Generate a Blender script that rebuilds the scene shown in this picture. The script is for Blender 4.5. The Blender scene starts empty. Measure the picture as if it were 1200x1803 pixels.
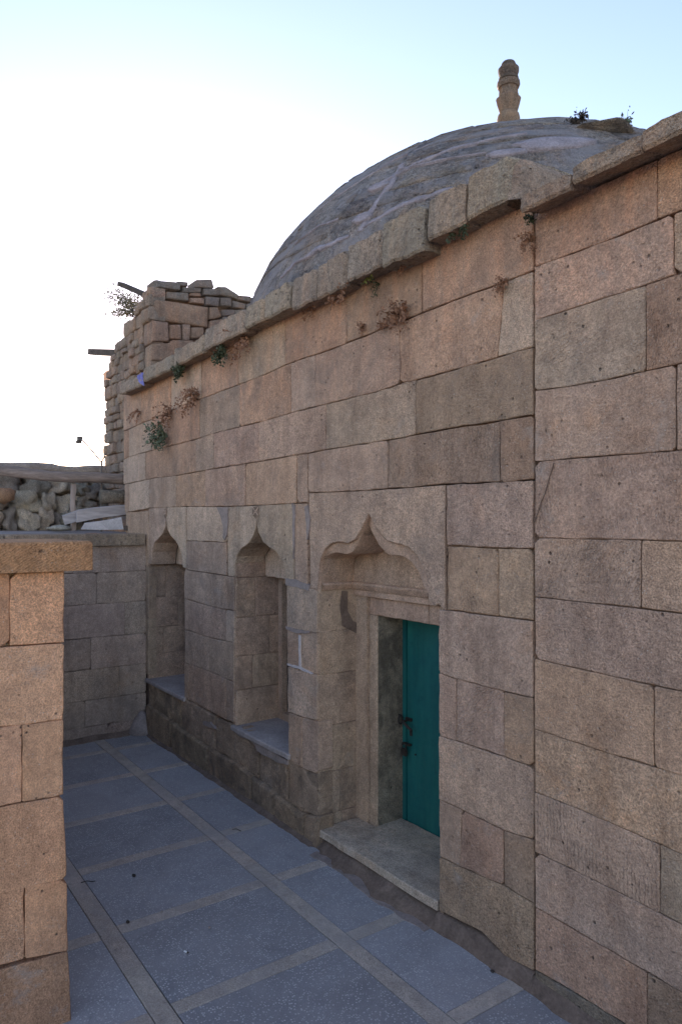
import bpy, bmesh, math, random
from mathutils import Vector, noise
R = math.radians
S = bpy.context.scene
COL = S.collection

# ---------------------------------------------------------------- camera
EYE = Vector((0, 0, 2.2)); FPX = 1260.0; CX = 600.0; HY = 922.0
FW = Vector((-.8171, .5764, 0)).normalized(); RT = Vector((FW.y, -FW.x, 0)); RT = Vector((.5764, .8171, 0)).normalized()
cam_d = bpy.data.cameras.new('camera'); cam = bpy.data.objects.new('camera', cam_d); COL.objects.link(cam)
cam.location = EYE
cam.rotation_euler = FW.to_track_quat('-Z', 'Y').to_euler()
cam_d.sensor_fit = 'VERTICAL'; cam_d.sensor_height = 36; cam_d.lens = FPX * 36 / 1803
cam_d.shift_y = (HY - 901.5) / 1803
cam_d.clip_end = 5000; cam_d.clip_start = .05
S.camera = cam

# ---------------------------------------------------------------- sky and sun
SUN_DIR = Vector((-.9543, .3900, 0)).normalized()
SUN_EL = R(9)
sd = Vector((SUN_DIR.x * math.cos(SUN_EL), SUN_DIR.y * math.cos(SUN_EL), math.sin(SUN_EL)))
w = bpy.data.worlds.new('World'); S.world = w; w.use_nodes = True
wn = w.node_tree; bg = wn.nodes['Background']
sky = wn.nodes.new('ShaderNodeTexSky'); sky.sky_type = 'NISHITA'; sky.sun_disc = False
sky.sun_elevation = SUN_EL; sky.sun_rotation = math.atan2(sd.x, sd.y)
sky.air_density = 1.0; sky.dust_density = 0.5; sky.ozone_density = 2.0; sky.altitude = 1200
wb = wn.nodes.new('ShaderNodeMix'); wb.data_type = 'RGBA'; wb.blend_type = 'MULTIPLY'; wb.inputs[0].default_value = 1
wb.inputs[7].default_value = (1.25, .95, .875, 1)                # camera white balance for the open shade
wn.links.new(sky.outputs[0], wb.inputs[6]); wn.links.new(wb.outputs[2], bg.inputs[0]); bg.inputs[1].default_value = .15
sl = bpy.data.lights.new('sun', 'SUN'); sl.energy = 4.5; sl.angle = R(.5); sl.color = (1, .86, .68)
sun = bpy.data.objects.new('sun', sl); COL.objects.link(sun)
sun.rotation_euler = (-sd).to_track_quat('-Z', 'Y').to_euler(); sun.location = (-20, 10, 20)
S.view_settings.view_transform = 'Standard'; S.view_settings.look = 'None'
S.view_settings.gamma = 1; S.view_settings.use_curve_mapping = False
S.view_settings.exposure = 1.92

# ---------------------------------------------------------------- helpers
rng = random.Random(7)
def ray(px, py):
    return FW + RT * ((px - CX) / FPX) + Vector((0, 0, (HY - py) / FPX))
def on_y(px, py, y):
    d = ray(px, py); return EYE + d * (y / d.y)
def on_x(px, py, x):
    d = ray(px, py); return EYE + d * (x / d.x)
def on_z(px, py, z=0.0):
    d = ray(px, py); return EYE + d * ((z - 2.2) / d.z)

WLOC = {}
def thing(name, label, cat, loc=(0, 0, 0), group=None, kind=None):
    o = bpy.data.objects.new(name, None); COL.objects.link(o); o.location = loc
    o.empty_display_size = .1
    o['label'] = label; o['category'] = cat
    if group: o['group'] = group
    if kind: o['kind'] = kind
    WLOC[o.name] = Vector(loc)
    return o
def tag(o, label, cat, group=None, kind=None):
    if label: o['label'] = label
    if cat: o['category'] = cat
    if group: o['group'] = group
    if kind: o['kind'] = kind
    return o
def link(name, me, mat, parent=None, origin=None, smooth=False, color=None):
    """mesh in world coordinates -> one object with its origin at `origin` (default: centroid)"""
    if origin is None:
        n = len(me.vertices); c = Vector((0, 0, 0))
        for v in me.vertices: c += v.co
        origin = c / max(n, 1)
    origin = Vector(origin)
    for v in me.vertices: v.co -= origin
    o = bpy.data.objects.new(name, me); COL.objects.link(o)
    if mat: me.materials.append(mat)
    if smooth:
        for p in me.polygons: p.use_smooth = True
    WLOC[o.name] = origin
    if parent is not None:
        o.parent = parent; o.location = origin - WLOC[parent.name]
    else: o.location = origin
    if color: o.color = (*color, 1)
    return o
def mesh_from(verts, faces, name='m'):
    me = bpy.data.meshes.new(name); me.from_pydata([tuple(v) for v in verts], [], faces); me.update(); return me
def bm_obj(name, bm, mat, parent=None, origin=None, smooth=False, color=None):
    bmesh.ops.recalc_face_normals(bm, faces=bm.faces)
    me = bpy.data.meshes.new(name); bm.to_mesh(me); bm.free()
    return link(name, me, mat, parent, origin, smooth, color)
def add_box(bm, lo, hi):
    v = [bm.verts.new((x, y, z)) for x in (lo[0], hi[0]) for y in (lo[1], hi[1]) for z in (lo[2], hi[2])]
    for f in ((0, 1, 3, 2), (4, 6, 7, 5), (0, 4, 5, 1), (2, 3, 7, 6), (0, 2, 6, 4), (1, 5, 7, 3)):
        bm.faces.new([v[i] for i in f])
    return v
def add_tube(bm, pts, rad, n=8, cap=True, jit=0):
    rings = []
    for i, p in enumerate(pts):
        p = Vector(p); a = Vector(pts[max(i - 1, 0)]); b = Vector(pts[min(i + 1, len(pts) - 1)])
        t = (b - a).normalized(); s = t.cross(Vector((0, 0, 1)))
        if s.length < .1: s = t.cross(Vector((1, 0, 0)))
        s.normalize(); u = s.cross(t); r = rad[i] if isinstance(rad, (list, tuple)) else rad
        rings.append([bm.verts.new(p + (s * math.cos(q) + u * math.sin(q)) * r * (1 + jit * noise.noise(p * 9 + Vector((q, 0, 0)))))
                      for q in [2 * math.pi * k / n for k in range(n)]])
    for a, b in zip(rings, rings[1:]):
        for k in range(n): bm.faces.new((a[k], a[(k + 1) % n], b[(k + 1) % n], b[k]))
    if cap: bm.faces.new(rings[0][::-1]); bm.faces.new(rings[-1])
def add_lathe(bm, c, prof, n=24, wob=None):
    rings = []
    for i, (r, z) in enumerate(prof):
        rings.append([bm.verts.new((c[0] + math.cos(q) * r * (wob(i, q) if wob else 1), c[1] + math.sin(q) * r * (wob(i, q) if wob else 1), c[2] + z))
                      for q in [2 * math.pi * k / n for k in range(n)]])
    for a, b in zip(rings, rings[1:]):
        for k in range(n): bm.faces.new((a[k], a[(k + 1) % n], b[(k + 1) % n], b[k]))
    bm.faces.new(rings[0][::-1]); bm.faces.new(rings[-1])

def resample(poly, step):
    out = []
    for i, a in enumerate(poly):
        b = poly[(i + 1) % len(poly)]
        n = max(1, int(round(math.hypot(b[0] - a[0], b[1] - a[1]) / step)))
        for k in range(n):
            t = k / n; out.append((a[0] + (b[0] - a[0]) * t, a[1] + (b[1] - a[1]) * t))
    return out
def area(p): return .5 * sum(a[0] * b[1] - b[0] * a[1] for a, b in zip(p, p[1:] + p[:1]))
def offset(p, d):
    """move outline inward by d (p counter-clockwise); d may be a list"""
    n = len(p); out = []
    for i in range(n):
        a, b, c = p[i - 1], p[i], p[(i + 1) % n]
        e1 = (b[0] - a[0], b[1] - a[1]); e2 = (c[0] - b[0], c[1] - b[1])
        l1 = math.hypot(*e1) or 1; l2 = math.hypot(*e2) or 1
        n1 = (-e1[1] / l1, e1[0] / l1); n2 = (-e2[1] / l2, e2[0] / l2)
        m = (n1[0] + n2[0], n1[1] + n2[1]); l = math.hypot(*m) or 1
        m = (m[0] / l, m[1] / l); k = 1 / max(.6, m[0] * n1[0] + m[1] * n1[1])
        dd = d[i] if isinstance(d, list) else d
        out.append((b[0] + m[0] * dd * k, b[1] + m[1] * dd * k))
    return out
def block(name, poly, frame, parent, mat, color=None, gap=.0015, bev=.0045, rough=.0022, depth=.09, proud=0, tilt=.003, step=.045, fine=None):
    """one dressed stone: outline poly (u,v) in the wall's own plane; frame(u,v,out) -> world"""
    if area(poly) < 0: poly = poly[::-1]
    p = offset(poly, gap)
    if rough >= .0012 and len(p) < 20:
        pp = []
        for i in range(len(p)):
            a, b_, c = p[i - 1], p[i], p[(i + 1) % len(p)]
            l1 = math.hypot(a[0] - b_[0], a[1] - b_[1]); l2 = math.hypot(c[0] - b_[0], c[1] - b_[1])
            dot = ((a[0] - b_[0]) * (c[0] - b_[0]) + (a[1] - b_[1]) * (c[1] - b_[1])) / (l1 * l2 + 1e-9)
            if abs(dot) < .5 and min(l1, l2) > .1:
                q_ = rng.uniform(.002, .006) if rng.random() < .78 else rng.uniform(.010, .028)
                pp += [(b_[0] + (a[0] - b_[0]) / l1 * q_, b_[1] + (a[1] - b_[1]) / l1 * q_), (b_[0] + (c[0] - b_[0]) / l2 * q_, b_[1] + (c[1] - b_[1]) / l2 * q_)]
            else: pp.append(b_)
        p = pp
    p = resample(p, step)
    s = rng.random() * 100
    q = []
    for i, (u, v) in enumerate(p):
        q.append((u + rough * (2 * noise.noise((u * 9 + s, v * 9, s)) + 1.3 * noise.noise((u * 31, v * 31, s))), v + rough * (2 * noise.noise((u * 9, v * 9 + s, -s)) + 1.3 * noise.noise((u * 31, v * 31, -s)))))
    bevs = [bev * (.6 + 1.1 * abs(noise.noise((u * 14, v * 14, s))) * 2 + (.9 if rng.random() < .06 else 0)) for (u, v) in q]
    r2 = offset(q, bevs)
    cu = sum(a for a, b in q) / len(q); cv = sum(b for a, b in q) / len(q)
    ta, tb = rng.uniform(-tilt, tilt) * 2, rng.uniform(-tilt, tilt) * 2
    pr = proud + rng.uniform(-tilt, tilt)
    def o(u, v): return pr + ta * (u - cu) + tb * (v - cv) + rough * .8 * noise.noise((u * 12, v * 12, s + 5))
    bm = bmesh.new()
    A = [bm.verts.new(frame(u, v, -depth)) for u, v in q]
    B = [bm.verts.new(frame(u, v, o(u, v) - bv)) for (u, v), bv in zip(q, bevs)]
    M = [bm.verts.new(frame(u * .5 + a * .5, v * .5 + b * .5, o(u, v) - bv * .3)) for (u, v), (a, b), bv in zip(q, r2, bevs)]
    Cc = [bm.verts.new(frame(u, v, o(u, v))) for u, v in r2]
    n = len(q)
    for X, Y in ((A, B), (B, M), (M, Cc)):
        for i in range(n): bm.faces.new((X[i], X[(i + 1) % n], Y[(i + 1) % n], Y[i]))
    bm.faces.new(Cc)
    ob = bm_obj(name, bm, mat, parent, color=color or stone_col())
    return ob
def slab(bm, pts, h0, h1, frame):
    """prism without bevel"""
    if area(pts) < 0: pts = pts[::-1]
    A = [bm.verts.new(frame(u, v, h0)) for u, v in pts]; B = [bm.verts.new(frame(u, v, h1)) for u, v in pts]
    n = len(pts)
    for i in range(n): bm.faces.new((A[i], A[(i + 1) % n], B[(i + 1) % n], B[i]))
    bm.faces.new(B); bm.faces.new(A[::-1])
def lerp_line(line, x):
    if x <= line[0][0]: a, b = line[0], line[1]
    elif x >= line[-1][0]: a, b = line[-2], line[-1]
    else:
        for a, b in zip(line, line[1:]):
            if a[0] <= x <= b[0]: break
    return a[1] + (b[1] - a[1]) * (x - a[0]) / (b[0] - a[0])

def mixc(a, b, t): return tuple(x + (y - x) * t for x, y in zip(a, b))
C_GREY = (.318, .234, .188); C_TAN = (.335, .222, .166); C_BROWN = (.275, .192, .145); C_PINK = (.326, .229, .182); C_PALE = (.365, .275, .228); C_OCHRE = (.312, .214, .158)
def stone_col(t=None):
    base = rng.choice([C_GREY, C_GREY, C_PINK, C_PINK, C_TAN]) if t is None else t
    k = rng.uniform(.9, 1.08)
    return tuple(min(.6, c * k * rng.uniform(.98, 1.02)) for c in base)

# ---------------------------------------------------------------- materials
def new_mat(name, rough=.9):
    m = bpy.data.materials.new(name); m.use_nodes = True
    nt = m.node_tree; b = nt.nodes['Principled BSDF']; b.inputs['Roughness'].default_value = rough
    b.inputs['Specular IOR Level'].default_value = .25
    return m, nt, b
class N:
    def __init__(s, nt): s.nt = nt
    def node(s, t, **k):
        n = s.nt.nodes.new(t)
        for a, v in k.items(): setattr(n, a, v)
        return n
    def L(s, a, b): s.nt.links.new(a, b)
    def noise(s, vec, scale, detail=4, rough=.6, dist=0):
        n = s.node('ShaderNodeTexNoise'); n.inputs['Scale'].default_value = scale; n.inputs['Detail'].default_value = detail
        n.inputs['Roughness'].default_value = rough; n.inputs['Distortion'].default_value = dist; s.L(vec, n.inputs['Vector']); return n.outputs['Fac']
    def voro(s, vec, scale, feature='F1', out='Distance'):
        n = s.node('ShaderNodeTexVoronoi', feature=feature); n.inputs['Scale'].default_value = scale; s.L(vec, n.inputs['Vector']); return n.outputs[out]
    def ramp(s, fac, stops, interp='LINEAR'):
        n = s.node('ShaderNodeValToRGB'); r = n.color_ramp; r.interpolation = interp
        while len(r.elements) < len(stops): r.elements.new(.5)
        for e, (p, c) in zip(r.elements, stops):
            e.position = p; e.color = (c, c, c, 1) if isinstance(c, (int, float)) else (*c, 1)
        s.L(fac, n.inputs[0]); return n.outputs[0]
    def math(s, op, a, b=None, c=None):
        n = s.node('ShaderNodeMath', operation=op)
        for i, x in enumerate((a, b, c)):
            if x is None: continue
            if isinstance(x, (int, float)): n.inputs[i].default_value = x
            else: s.L(x, n.inputs[i])
        return n.outputs[0]
    def mix(s, fac, a, b, mode='MIX'):
        n = s.node('ShaderNodeMix', data_type='RGBA', blend_type=mode)
        for sock, x in ((n.inputs[0], fac), (n.inputs[6], a), (n.inputs[7], b)):
            if isinstance(x, (int, float)):
                sock.default_value = x if sock == n.inputs[0] else (x, x, x, 1)
            elif isinstance(x, tuple): sock.default_value = (*x, 1)
            else: s.L(x, sock)
        return n.outputs[2]
    def bump(s, h, dist, strength=1, prev=None):
        n = s.node('ShaderNodeBump'); n.inputs['Distance'].default_value = dist; n.inputs['Strength'].default_value = strength
        s.L(h, n.inputs['Height'])
        if prev is not None: s.L(prev, n.inputs['Normal'])
        return n.outputs[0]

def stone_mat(name, grain=1.0, pits=.6, stain=.5, dark=None, dark_amt=0, light=None, light_amt=0, tool=None, bump=1.0, fixed=None, lichen=0, orange=.25, smear=None, dust=False):
    m, nt, b = new_mat(name, .92); g = N(nt)
    tc = g.node('ShaderNodeTexCoord'); oi = g.node('ShaderNodeObjectInfo')
    rv = g.node('ShaderNodeCombineXYZ')
    for i, k in enumerate((37.1, 91.7, 53.3)): g.L(g.math('MULTIPLY', oi.outputs['Random'], k), rv.inputs[i])
    ad = g.node('ShaderNodeVectorMath', operation='ADD'); g.L(tc.outputs['Object'], ad.inputs[0]); g.L(rv.outputs[0], ad.inputs[1]); v = ad.outputs[0]
    base = g.mix(1.0, oi.outputs['Color'] if fixed is None else fixed, (1.52, 1.47, 1.34), 'MULTIPLY')
    geo = g.node('ShaderNodeNewGeometry'); W = geo.outputs['Position']
    smp = g.node('ShaderNodeMapping'); smp.inputs['Scale'].default_value = (6, 6, .9); g.L(W, smp.inputs['Vector'])
    big = g.noise(W, 2.0, 6, .66, .6); mid = g.noise(v, 11, 5, .7); fine = g.noise(v, 120 * grain, 2, .8); fine2 = g.noise(v, 42 * grain, 2, .6)
    col = g.mix(1.0, base, g.ramp(big, [(.25, (.74, .73, .74)), (.5, (1, 1, 1)), (.75, (1.20, 1.17, 1.12))]), 'MULTIPLY')
    col = g.mix(1.0, col, g.ramp(mid, [(.28, (.80, .79, .79)), (.5, (1, 1, 1)), (.72, (1.17, 1.16, 1.15))]), 'MULTIPLY')
    col = g.mix(g.math('ADD', .55, g.math('MULTIPLY', g.math('FRACT', g.math('MULTIPLY', oi.outputs['Random'], 13.7)), .45)), col, g.ramp(fine, [(.30, .50), (.5, 1.0), (.72, 1.55)]), 'MULTIPLY')
    col = g.mix(1.0, col, g.ramp(fine2, [(.32, .88), (.5, 1.0), (.72, 1.13)]), 'MULTIPLY')
    st_ = g.noise(smp.outputs[0], 1.0, 6, .7, .4)
    col = g.mix(1.0, col, g.ramp(st_, [(.30, (.78, .76, .75)), (.5, (1, 1, 1)), (.70, (1.16, 1.16, 1.17))]), 'MULTIPLY')
    sz = g.node('ShaderNodeSeparateXYZ'); g.L(W, sz.inputs[0])
    run = g.math('MULTIPLY', g.ramp(g.math('MULTIPLY', sz.outputs[2], .25), [(.72, 0), (.90, 1)]), g.ramp(st_, [(.44, 0), (.60, 1)]))
    col = g.mix(g.math('MULTIPLY', run, .38), col, g.mix(1.0, col, (1.12, .80, .58), 'MULTIPLY'))
    # orange iron blotches and grey weathering, shapes of their own
    ob = g.ramp(g.noise(W, 2.3, 6, .7, .8), [(.54, 0), (.70, 1)])
    col = g.mix(g.math('MULTIPLY', ob, orange), col, g.mix(1.0, col, (1.12, .84, .58), 'MULTIPLY'))
    gb = g.ramp(g.noise(W, 3.1, 7, .72, .7), [(.52, 0), (.68, 1)])
    col = g.mix(g.math('MULTIPLY', gb, stain), col, g.mix(.75, col, (.19, .165, .15)))
    wb = g.ramp(g.noise(W, 3.9, 7, .75, .3), [(.60, 0), (.72, 1)])
    col = g.mix(g.math('MULTIPLY', wb, .5), col, (.42, .37, .33))
    # pale crystals and dark pits of the tuff
    cr = g.ramp(g.voro(v, 52 * grain), [(.10, 1), (.22, 0)])
    crm = g.ramp(g.noise(v, 17, 2), [(.45, 0), (.6, 1)])
    col = g.mix(g.math('MULTIPLY', g.math('MULTIPLY', cr, crm), .55), col, (.58, .53, .47))
    pv = g.voro(v, 21 * grain); pit = g.ramp(pv, [(.07, 1), (.17, 0)])
    pm = g.ramp(g.noise(v, 6.5, 3), [(.48, 0), (.6, 1)]); pitm = g.math('MULTIPLY', pit, pm)
    col = g.mix(g.math('MULTIPLY', pitm, pits), col, (.09, .07, .055))
    if lichen:
        lm = g.ramp(g.noise(v, 26, 5, .8), [(.50, 0), (.60, 1)])
        lb = g.ramp(g.noise(v, 5, 3), [(.40, .25), (.6, 1)])
        col = g.mix(g.math('MULTIPLY', g.math('MULTIPLY', lm, lb), lichen), col, (.10, .084, .074))
        l2 = g.ramp(g.noise(v, 40, 4, .7), [(.57, 0), (.64, 1)])
        col = g.mix(g.math('MULTIPLY', l2, lichen * .6), col, (.47, .40, .34))
    if smear:
        hm = g.node('ShaderNodeMapping'); hm.inputs['Scale'].default_value = (3.6, 3.6, 9); g.L(W, hm.inputs['Vector'])
        hs = g.ramp(g.noise(hm.outputs[0], 1.0, 8, .8, .6), [(.50, 0), (.58, 1)])
        col = g.mix(g.math('MULTIPLY', hs, .45), col, (.10, .095, .105))
        sm = g.ramp(g.noise(W, 2.1, 6, .68, 1.2), [(.46, 0), (.58, 1)])
        col = g.mix(g.math('MULTIPLY', sm, .75), col, smear)
    if dust:
        du = g.ramp(g.noise(W, 1.9, 8, .74, 1.0), [(.36, .1), (.66, .75)])
        col = g.mix(du, col, (.39, .35, .33))
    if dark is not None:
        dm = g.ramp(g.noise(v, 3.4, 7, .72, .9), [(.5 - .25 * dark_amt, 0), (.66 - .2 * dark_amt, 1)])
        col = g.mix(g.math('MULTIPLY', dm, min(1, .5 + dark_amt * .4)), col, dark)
    g.L(col, b.inputs['Base Color'])
    h = g.math('ADD', g.math('MULTIPLY', fine, .8), g.math('MULTIPLY', fine2, .3))
    h = g.math('ADD', h, g.math('MULTIPLY', mid, .7))
    h = g.math('SUBTRACT', h, g.math('MULTIPLY', pitm, .9))
    nrm = g.bump(h, .016 * bump, 1.0)
    nrm = g.bump(g.noise(v, 5, 3), .02 * bump, .6, nrm)
    if name.startswith('tuff'):
        vr = g.node('ShaderNodeVectorRotate', rotation_type='Y_AXIS'); g.L(v, vr.inputs['Vector']); g.L(g.math('MULTIPLY', oi.outputs['Random'], 23.0), vr.inputs['Angle'])
        tw = g.node('ShaderNodeTexWave'); tw.inputs['Scale'].default_value = 17; tw.inputs['Distortion'].default_value = 7; tw.inputs['Detail'].default_value = 4; tw.inputs['Detail Scale'].default_value = 2
        g.L(vr.outputs[0], tw.inputs['Vector'])
        pick = g.ramp(g.math('FRACT', g.math('MULTIPLY', oi.outputs['Random'], 7.3)), [(.35, 0), (.75, 1)])
        patchy = g.ramp(g.noise(v, 3.5, 3), [(.42, 0), (.62, 1)])
        nrm = g.bump(g.math('MULTIPLY', tw.outputs['Fac'], g.math('MULTIPLY', pick, patchy)), .006, .8, nrm)
    if tool:
        mp = g.node('ShaderNodeMapping'); mp.inputs['Rotation'].default_value = tool[0]; g.L(v, mp.inputs['Vector'])
        wv = g.node('ShaderNodeTexWave'); wv.inputs['Scale'].default_value = tool[1]; wv.inputs['Distortion'].default_value = 4; wv.inputs['Detail'].default_value = 3
        g.L(mp.outputs[0], wv.inputs['Vector']); nrm = g.bump(wv.outputs['Fac'], tool[2], 1, nrm)
    g.L(nrm, b.inputs['Normal'])
    return m
M_STONE = stone_mat('tuff_stone')
M_STONE_R = stone_mat('tuff_stone_annex', pits=.75, stain=.3, orange=.3)
M_RECESS = stone_mat('recess_stone', stain=.5, dark=(.13, .10, .08), dark_amt=.0, bump=.7)
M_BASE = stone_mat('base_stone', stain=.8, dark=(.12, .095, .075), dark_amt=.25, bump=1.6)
M_SMOOTH = stone_mat('carved_stone', stain=.25, pits=.25, bump=.45)
M_PILLAR = stone_mat('pillar_stone', pits=.9, stain=.25, orange=.25, bump=.32, grain=1.2)
M_CAP = stone_mat('tooled_cap_stone', pits=.4, stain=.5, tool=((0, R(38), R(20)), 44, .0016), orange=.5, bump=.7)
M_CORN = stone_mat('cornice_stone', pits=.7, stain=.6, lichen=.65, bump=1.9, grain=.9)
M_RUB = stone_mat('rubble_stone', pits=.4, stain=.4, bump=2.2)
M_FAR = stone_mat('far_wall_stone', stain=.6, pits=.3, bump=.9)
M_DOMEST = stone_mat('dome_stone', pits=.3, stain=.6, lichen=.8, bump=3.6, grain=.6, orange=.1, smear=(.36, .335, .345))
M_FINIAL = stone_mat('finial_stone', pits=.3, stain=.5, lichen=.35, bump=1.5)

def plain(name, col, rough=.9, var=.25, scale=8, fine=60, bump=.004, spec=.25, streak=None):
    m, nt, b = new_mat(name, rough); g = N(nt); b.inputs['Specular IOR Level'].default_value = spec
    tc = g.node('ShaderNodeTexCoord'); v = tc.outputs['Object']
    if streak:
        mp = g.node('ShaderNodeMapping'); mp.inputs['Scale'].default_value = streak; g.L(v, mp.inputs['Vector']); v = mp.outputs[0]
    n1 = g.noise(v, scale, 6, .65, .3); n2 = g.noise(v, fine, 3, .7)
    col = (min(.8, col[0] * 1.28), min(.8, col[1] * 1.18), min(.8, col[2] * 1.15)) if max(col) > .1 else col
    c = g.mix(1, col, g.ramp(n1, [(.3, 1 - var), (.5, 1.0), (.7, 1 + var)]), 'MULTIPLY')
    c = g.mix(1, c, g.ramp(n2, [(.3, 1 - var * .8), (.5, 1.0), (.7, 1 + var * .8)]), 'MULTIPLY')
    g.L(c, b.inputs['Base Color'])
    g.L(g.bump(g.math('ADD', n2, n1), bump, .8), b.inputs['Normal'])
    return m
M_MORTAR = plain('mortar', (.22, .165, .13), var=.35, bump=.012)
M_CEMENT = plain('grey_cement', (.225, .195, .178), var=.25, bump=.006)
M_DCEM = plain('dome_mortar', (.235, .222, .24), var=.3, scale=6, bump=.014)
M_DARKM = plain('dark_damp_mortar', (.14, .108, .086), var=.3, bump=.01)
M_WHITEM = plain('white_lime_mortar', (.45, .43, .42), var=.15, bump=.01)
M_WOOD = plain('grey_weathered_wood', (.22, .185, .16), var=.4, scale=5, fine=40, bump=.012, streak=(1, .12, 1))
M_WOODX = plain('grey_plank', (.33, .32, .32), var=.3, scale=5, fine=40, bump=.01, streak=(1, .1, 1))
M_DWOOD = plain('dark_old_wood', (.07, .055, .045), var=.4, bump=.01)
M_IRON = plain('rusty_black_iron', (.035, .026, .022), rough=.6, var=.4, fine=120, bump=.002, spec=.5)
M_METAL = plain('grey_metal', (.12, .11, .10), rough=.5, var=.2, spec=.5)
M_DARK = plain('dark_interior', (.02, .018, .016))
M_GROUND = plain('dry_earth', (.36, .28, .21), scale=.5, fine=9, bump=.03)
M_TERR = plain('dusty_concrete', (.28, .26, .25), var=.25, scale=3, fine=50, bump=.006)
M_PEB = plain('pebble', (.3, .27, .24), bump=.01)

def door_mat():
    m, nt, b = new_mat('teal_painted_metal', .45); g = N(nt); b.inputs['Specular IOR Level'].default_value = .45
    tc = g.node('ShaderNodeTexCoord'); v = tc.outputs['Object']
    n1 = g.noise(v, 2.5, 6, .7, .6); n2 = g.noise(v, 14, 6, .75)
    c = g.mix(1, (.012, .130, .125), g.ramp(n1, [(.3, (.72, .85, .95)), (.5, (1, 1, 1)), (.72, (1.35, 1.12, 1.02))]), 'MULTIPLY')
    smap = g.node('ShaderNodeMapping'); smap.inputs['Scale'].default_value = (9, 9, 1.1); g.L(v, smap.inputs['Vector'])
    c = g.mix(1, c, g.ramp(g.noise(smap.outputs[0], 1.6, 6, .7), [(.3, (.75, .78, .8)), (.5, (1, 1, 1)), (.7, (1.3, 1.2, 1.15))]), 'MULTIPLY')
    sc = g.ramp(n2, [(.56, 0), (.66, 1)])
    c = g.mix(g.math('MULTIPLY', sc, .35), c, (.012, .08, .085))
    rust = g.ramp(g.noise(v, 38, 4, .8), [(.70, 0), (.74, 1)])
    c = g.mix(g.math('MULTIPLY', rust, .7), c, (.06, .035, .022))
    g.L(c, b.inputs['Base Color']); g.L(g.bump(g.noise(v, 4, 3), .02, .8), b.inputs['Normal'])
    g.L(g.ramp(n2, [(.3, .38), (.7, .65)]), b.inputs['Roughness'])
    return m
M_DOOR = door_mat()

def terrazzo():
    m, nt, b = new_mat('grey_terrazzo', .62); g = N(nt); b.inputs['Specular IOR Level'].default_value = .35
    tc = g.node('ShaderNodeTexCoord'); oi = g.node('ShaderNodeObjectInfo')
    rv = g.node('ShaderNodeCombineXYZ'); g.L(g.math('MULTIPLY', oi.outputs['Random'], 61.0), rv.inputs[0]); g.L(g.math('MULTIPLY', oi.outputs['Random'], 33.0), rv.inputs[1])
    ad = g.node('ShaderNodeVectorMath', operation='ADD'); g.L(tc.outputs['Object'], ad.inputs[0]); g.L(rv.outputs[0], ad.inputs[1]); v = ad.outputs[0]
    dust = g.noise(v, 2.6, 7, .72, .7)
    base = g.mix(1, oi.outputs['Color'], g.ramp(dust, [(.3, .78), (.5, 1.0), (.72, 1.2)]), 'MULTIPLY')
    cell = g.node('ShaderNodeTexVoronoi'); cell.inputs['Scale'].default_value = 82; g.L(v, cell.inputs['Vector'])
    chip = g.math('MULTIPLY', g.ramp(cell.outputs['Distance'], [(.30, 1), (.42, 0)]), g.ramp(cell.outputs['Color'], [(.46, 0), (.56, 1)]))
    wear = g.ramp(g.noise(v, 4.5, 5, .7), [(.32, .35), (.58, 1)])
    c = g.mix(g.math('MULTIPLY', g.math('MULTIPLY', chip, wear), .95), base, (.60, .58, .58))
    c = g.mix(1, c, g.ramp(g.noise(v, 160, 2), [(.3, .8), (.7, 1.2)]), 'MULTIPLY')
    dk = g.ramp(g.noise(v, 3.7, 6, .75, .8), [(.60, 0), (.74, 1)])
    c = g.mix(g.math('MULTIPLY', dk, .45), c, (.09, .09, .095))
    gp = g.node('ShaderNodeNewGeometry').outputs['Position']
    du = g.ramp(g.noise(gp, 1.9, 8, .74, 1.0), [(.36, .0), (.68, .5)])
    c = g.mix(du, c, (.36, .328, .32))
    st2 = g.ramp(g.noise(gp, 3.3, 7, .8, .8), [(.60, 0), (.70, 1)])
    c = g.mix(g.math('MULTIPLY', st2, .35), c, (.12, .115, .12))
    g.L(c, b.inputs['Base Color']); g.L(g.bump(g.noise(v, 70, 4, .7), .003, .7), b.inputs['Normal'])
    return m
M_TERRAZZO = terrazzo()
M_STRIP = stone_mat('floor_strip_stone', pits=.3, stain=.12, bump=.25, orange=.0, dust=True)

def leaf_mat(name, col):
    m, nt, b = new_mat(name, .7); g = N(nt)
    tc = g.node('ShaderNodeTexCoord'); n1 = g.noise(tc.outputs['Object'], 25, 2)
    g.L(g.mix(1, col, g.ramp(n1, [(.3, .55), (.7, 1.5)]), 'MULTIPLY'), b.inputs['Base Color'])
    try: b.inputs['Transmission Weight'].default_value = 0
    except Exception: pass
    return m
M_DRY = leaf_mat('dry_weed', (.26, .14, .085)); M_GREEN = leaf_mat('green_leaf', (.062, .075, .042)); M_GREYG = leaf_mat('grey_green_leaf', (.10, .12, .075)); M_OLIVE = leaf_mat('pale_bush_leaf', (.16, .15, .10))

# ---------------------------------------------------------------- frames
WY = 2.69
def F_main(u, v, o): return Vector((u, WY - o, v))
def F_x(x0):                                     # plane x = x0 facing +x
    return lambda u, v, o: Vector((x0 + o, u, v))
def F_z(z0): return lambda u, v, o: Vector((u, v, z0 + o))
def pm(px, py, y=WY):
    p = on_y(px, py, y); return (p.x, p.z)

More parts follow.
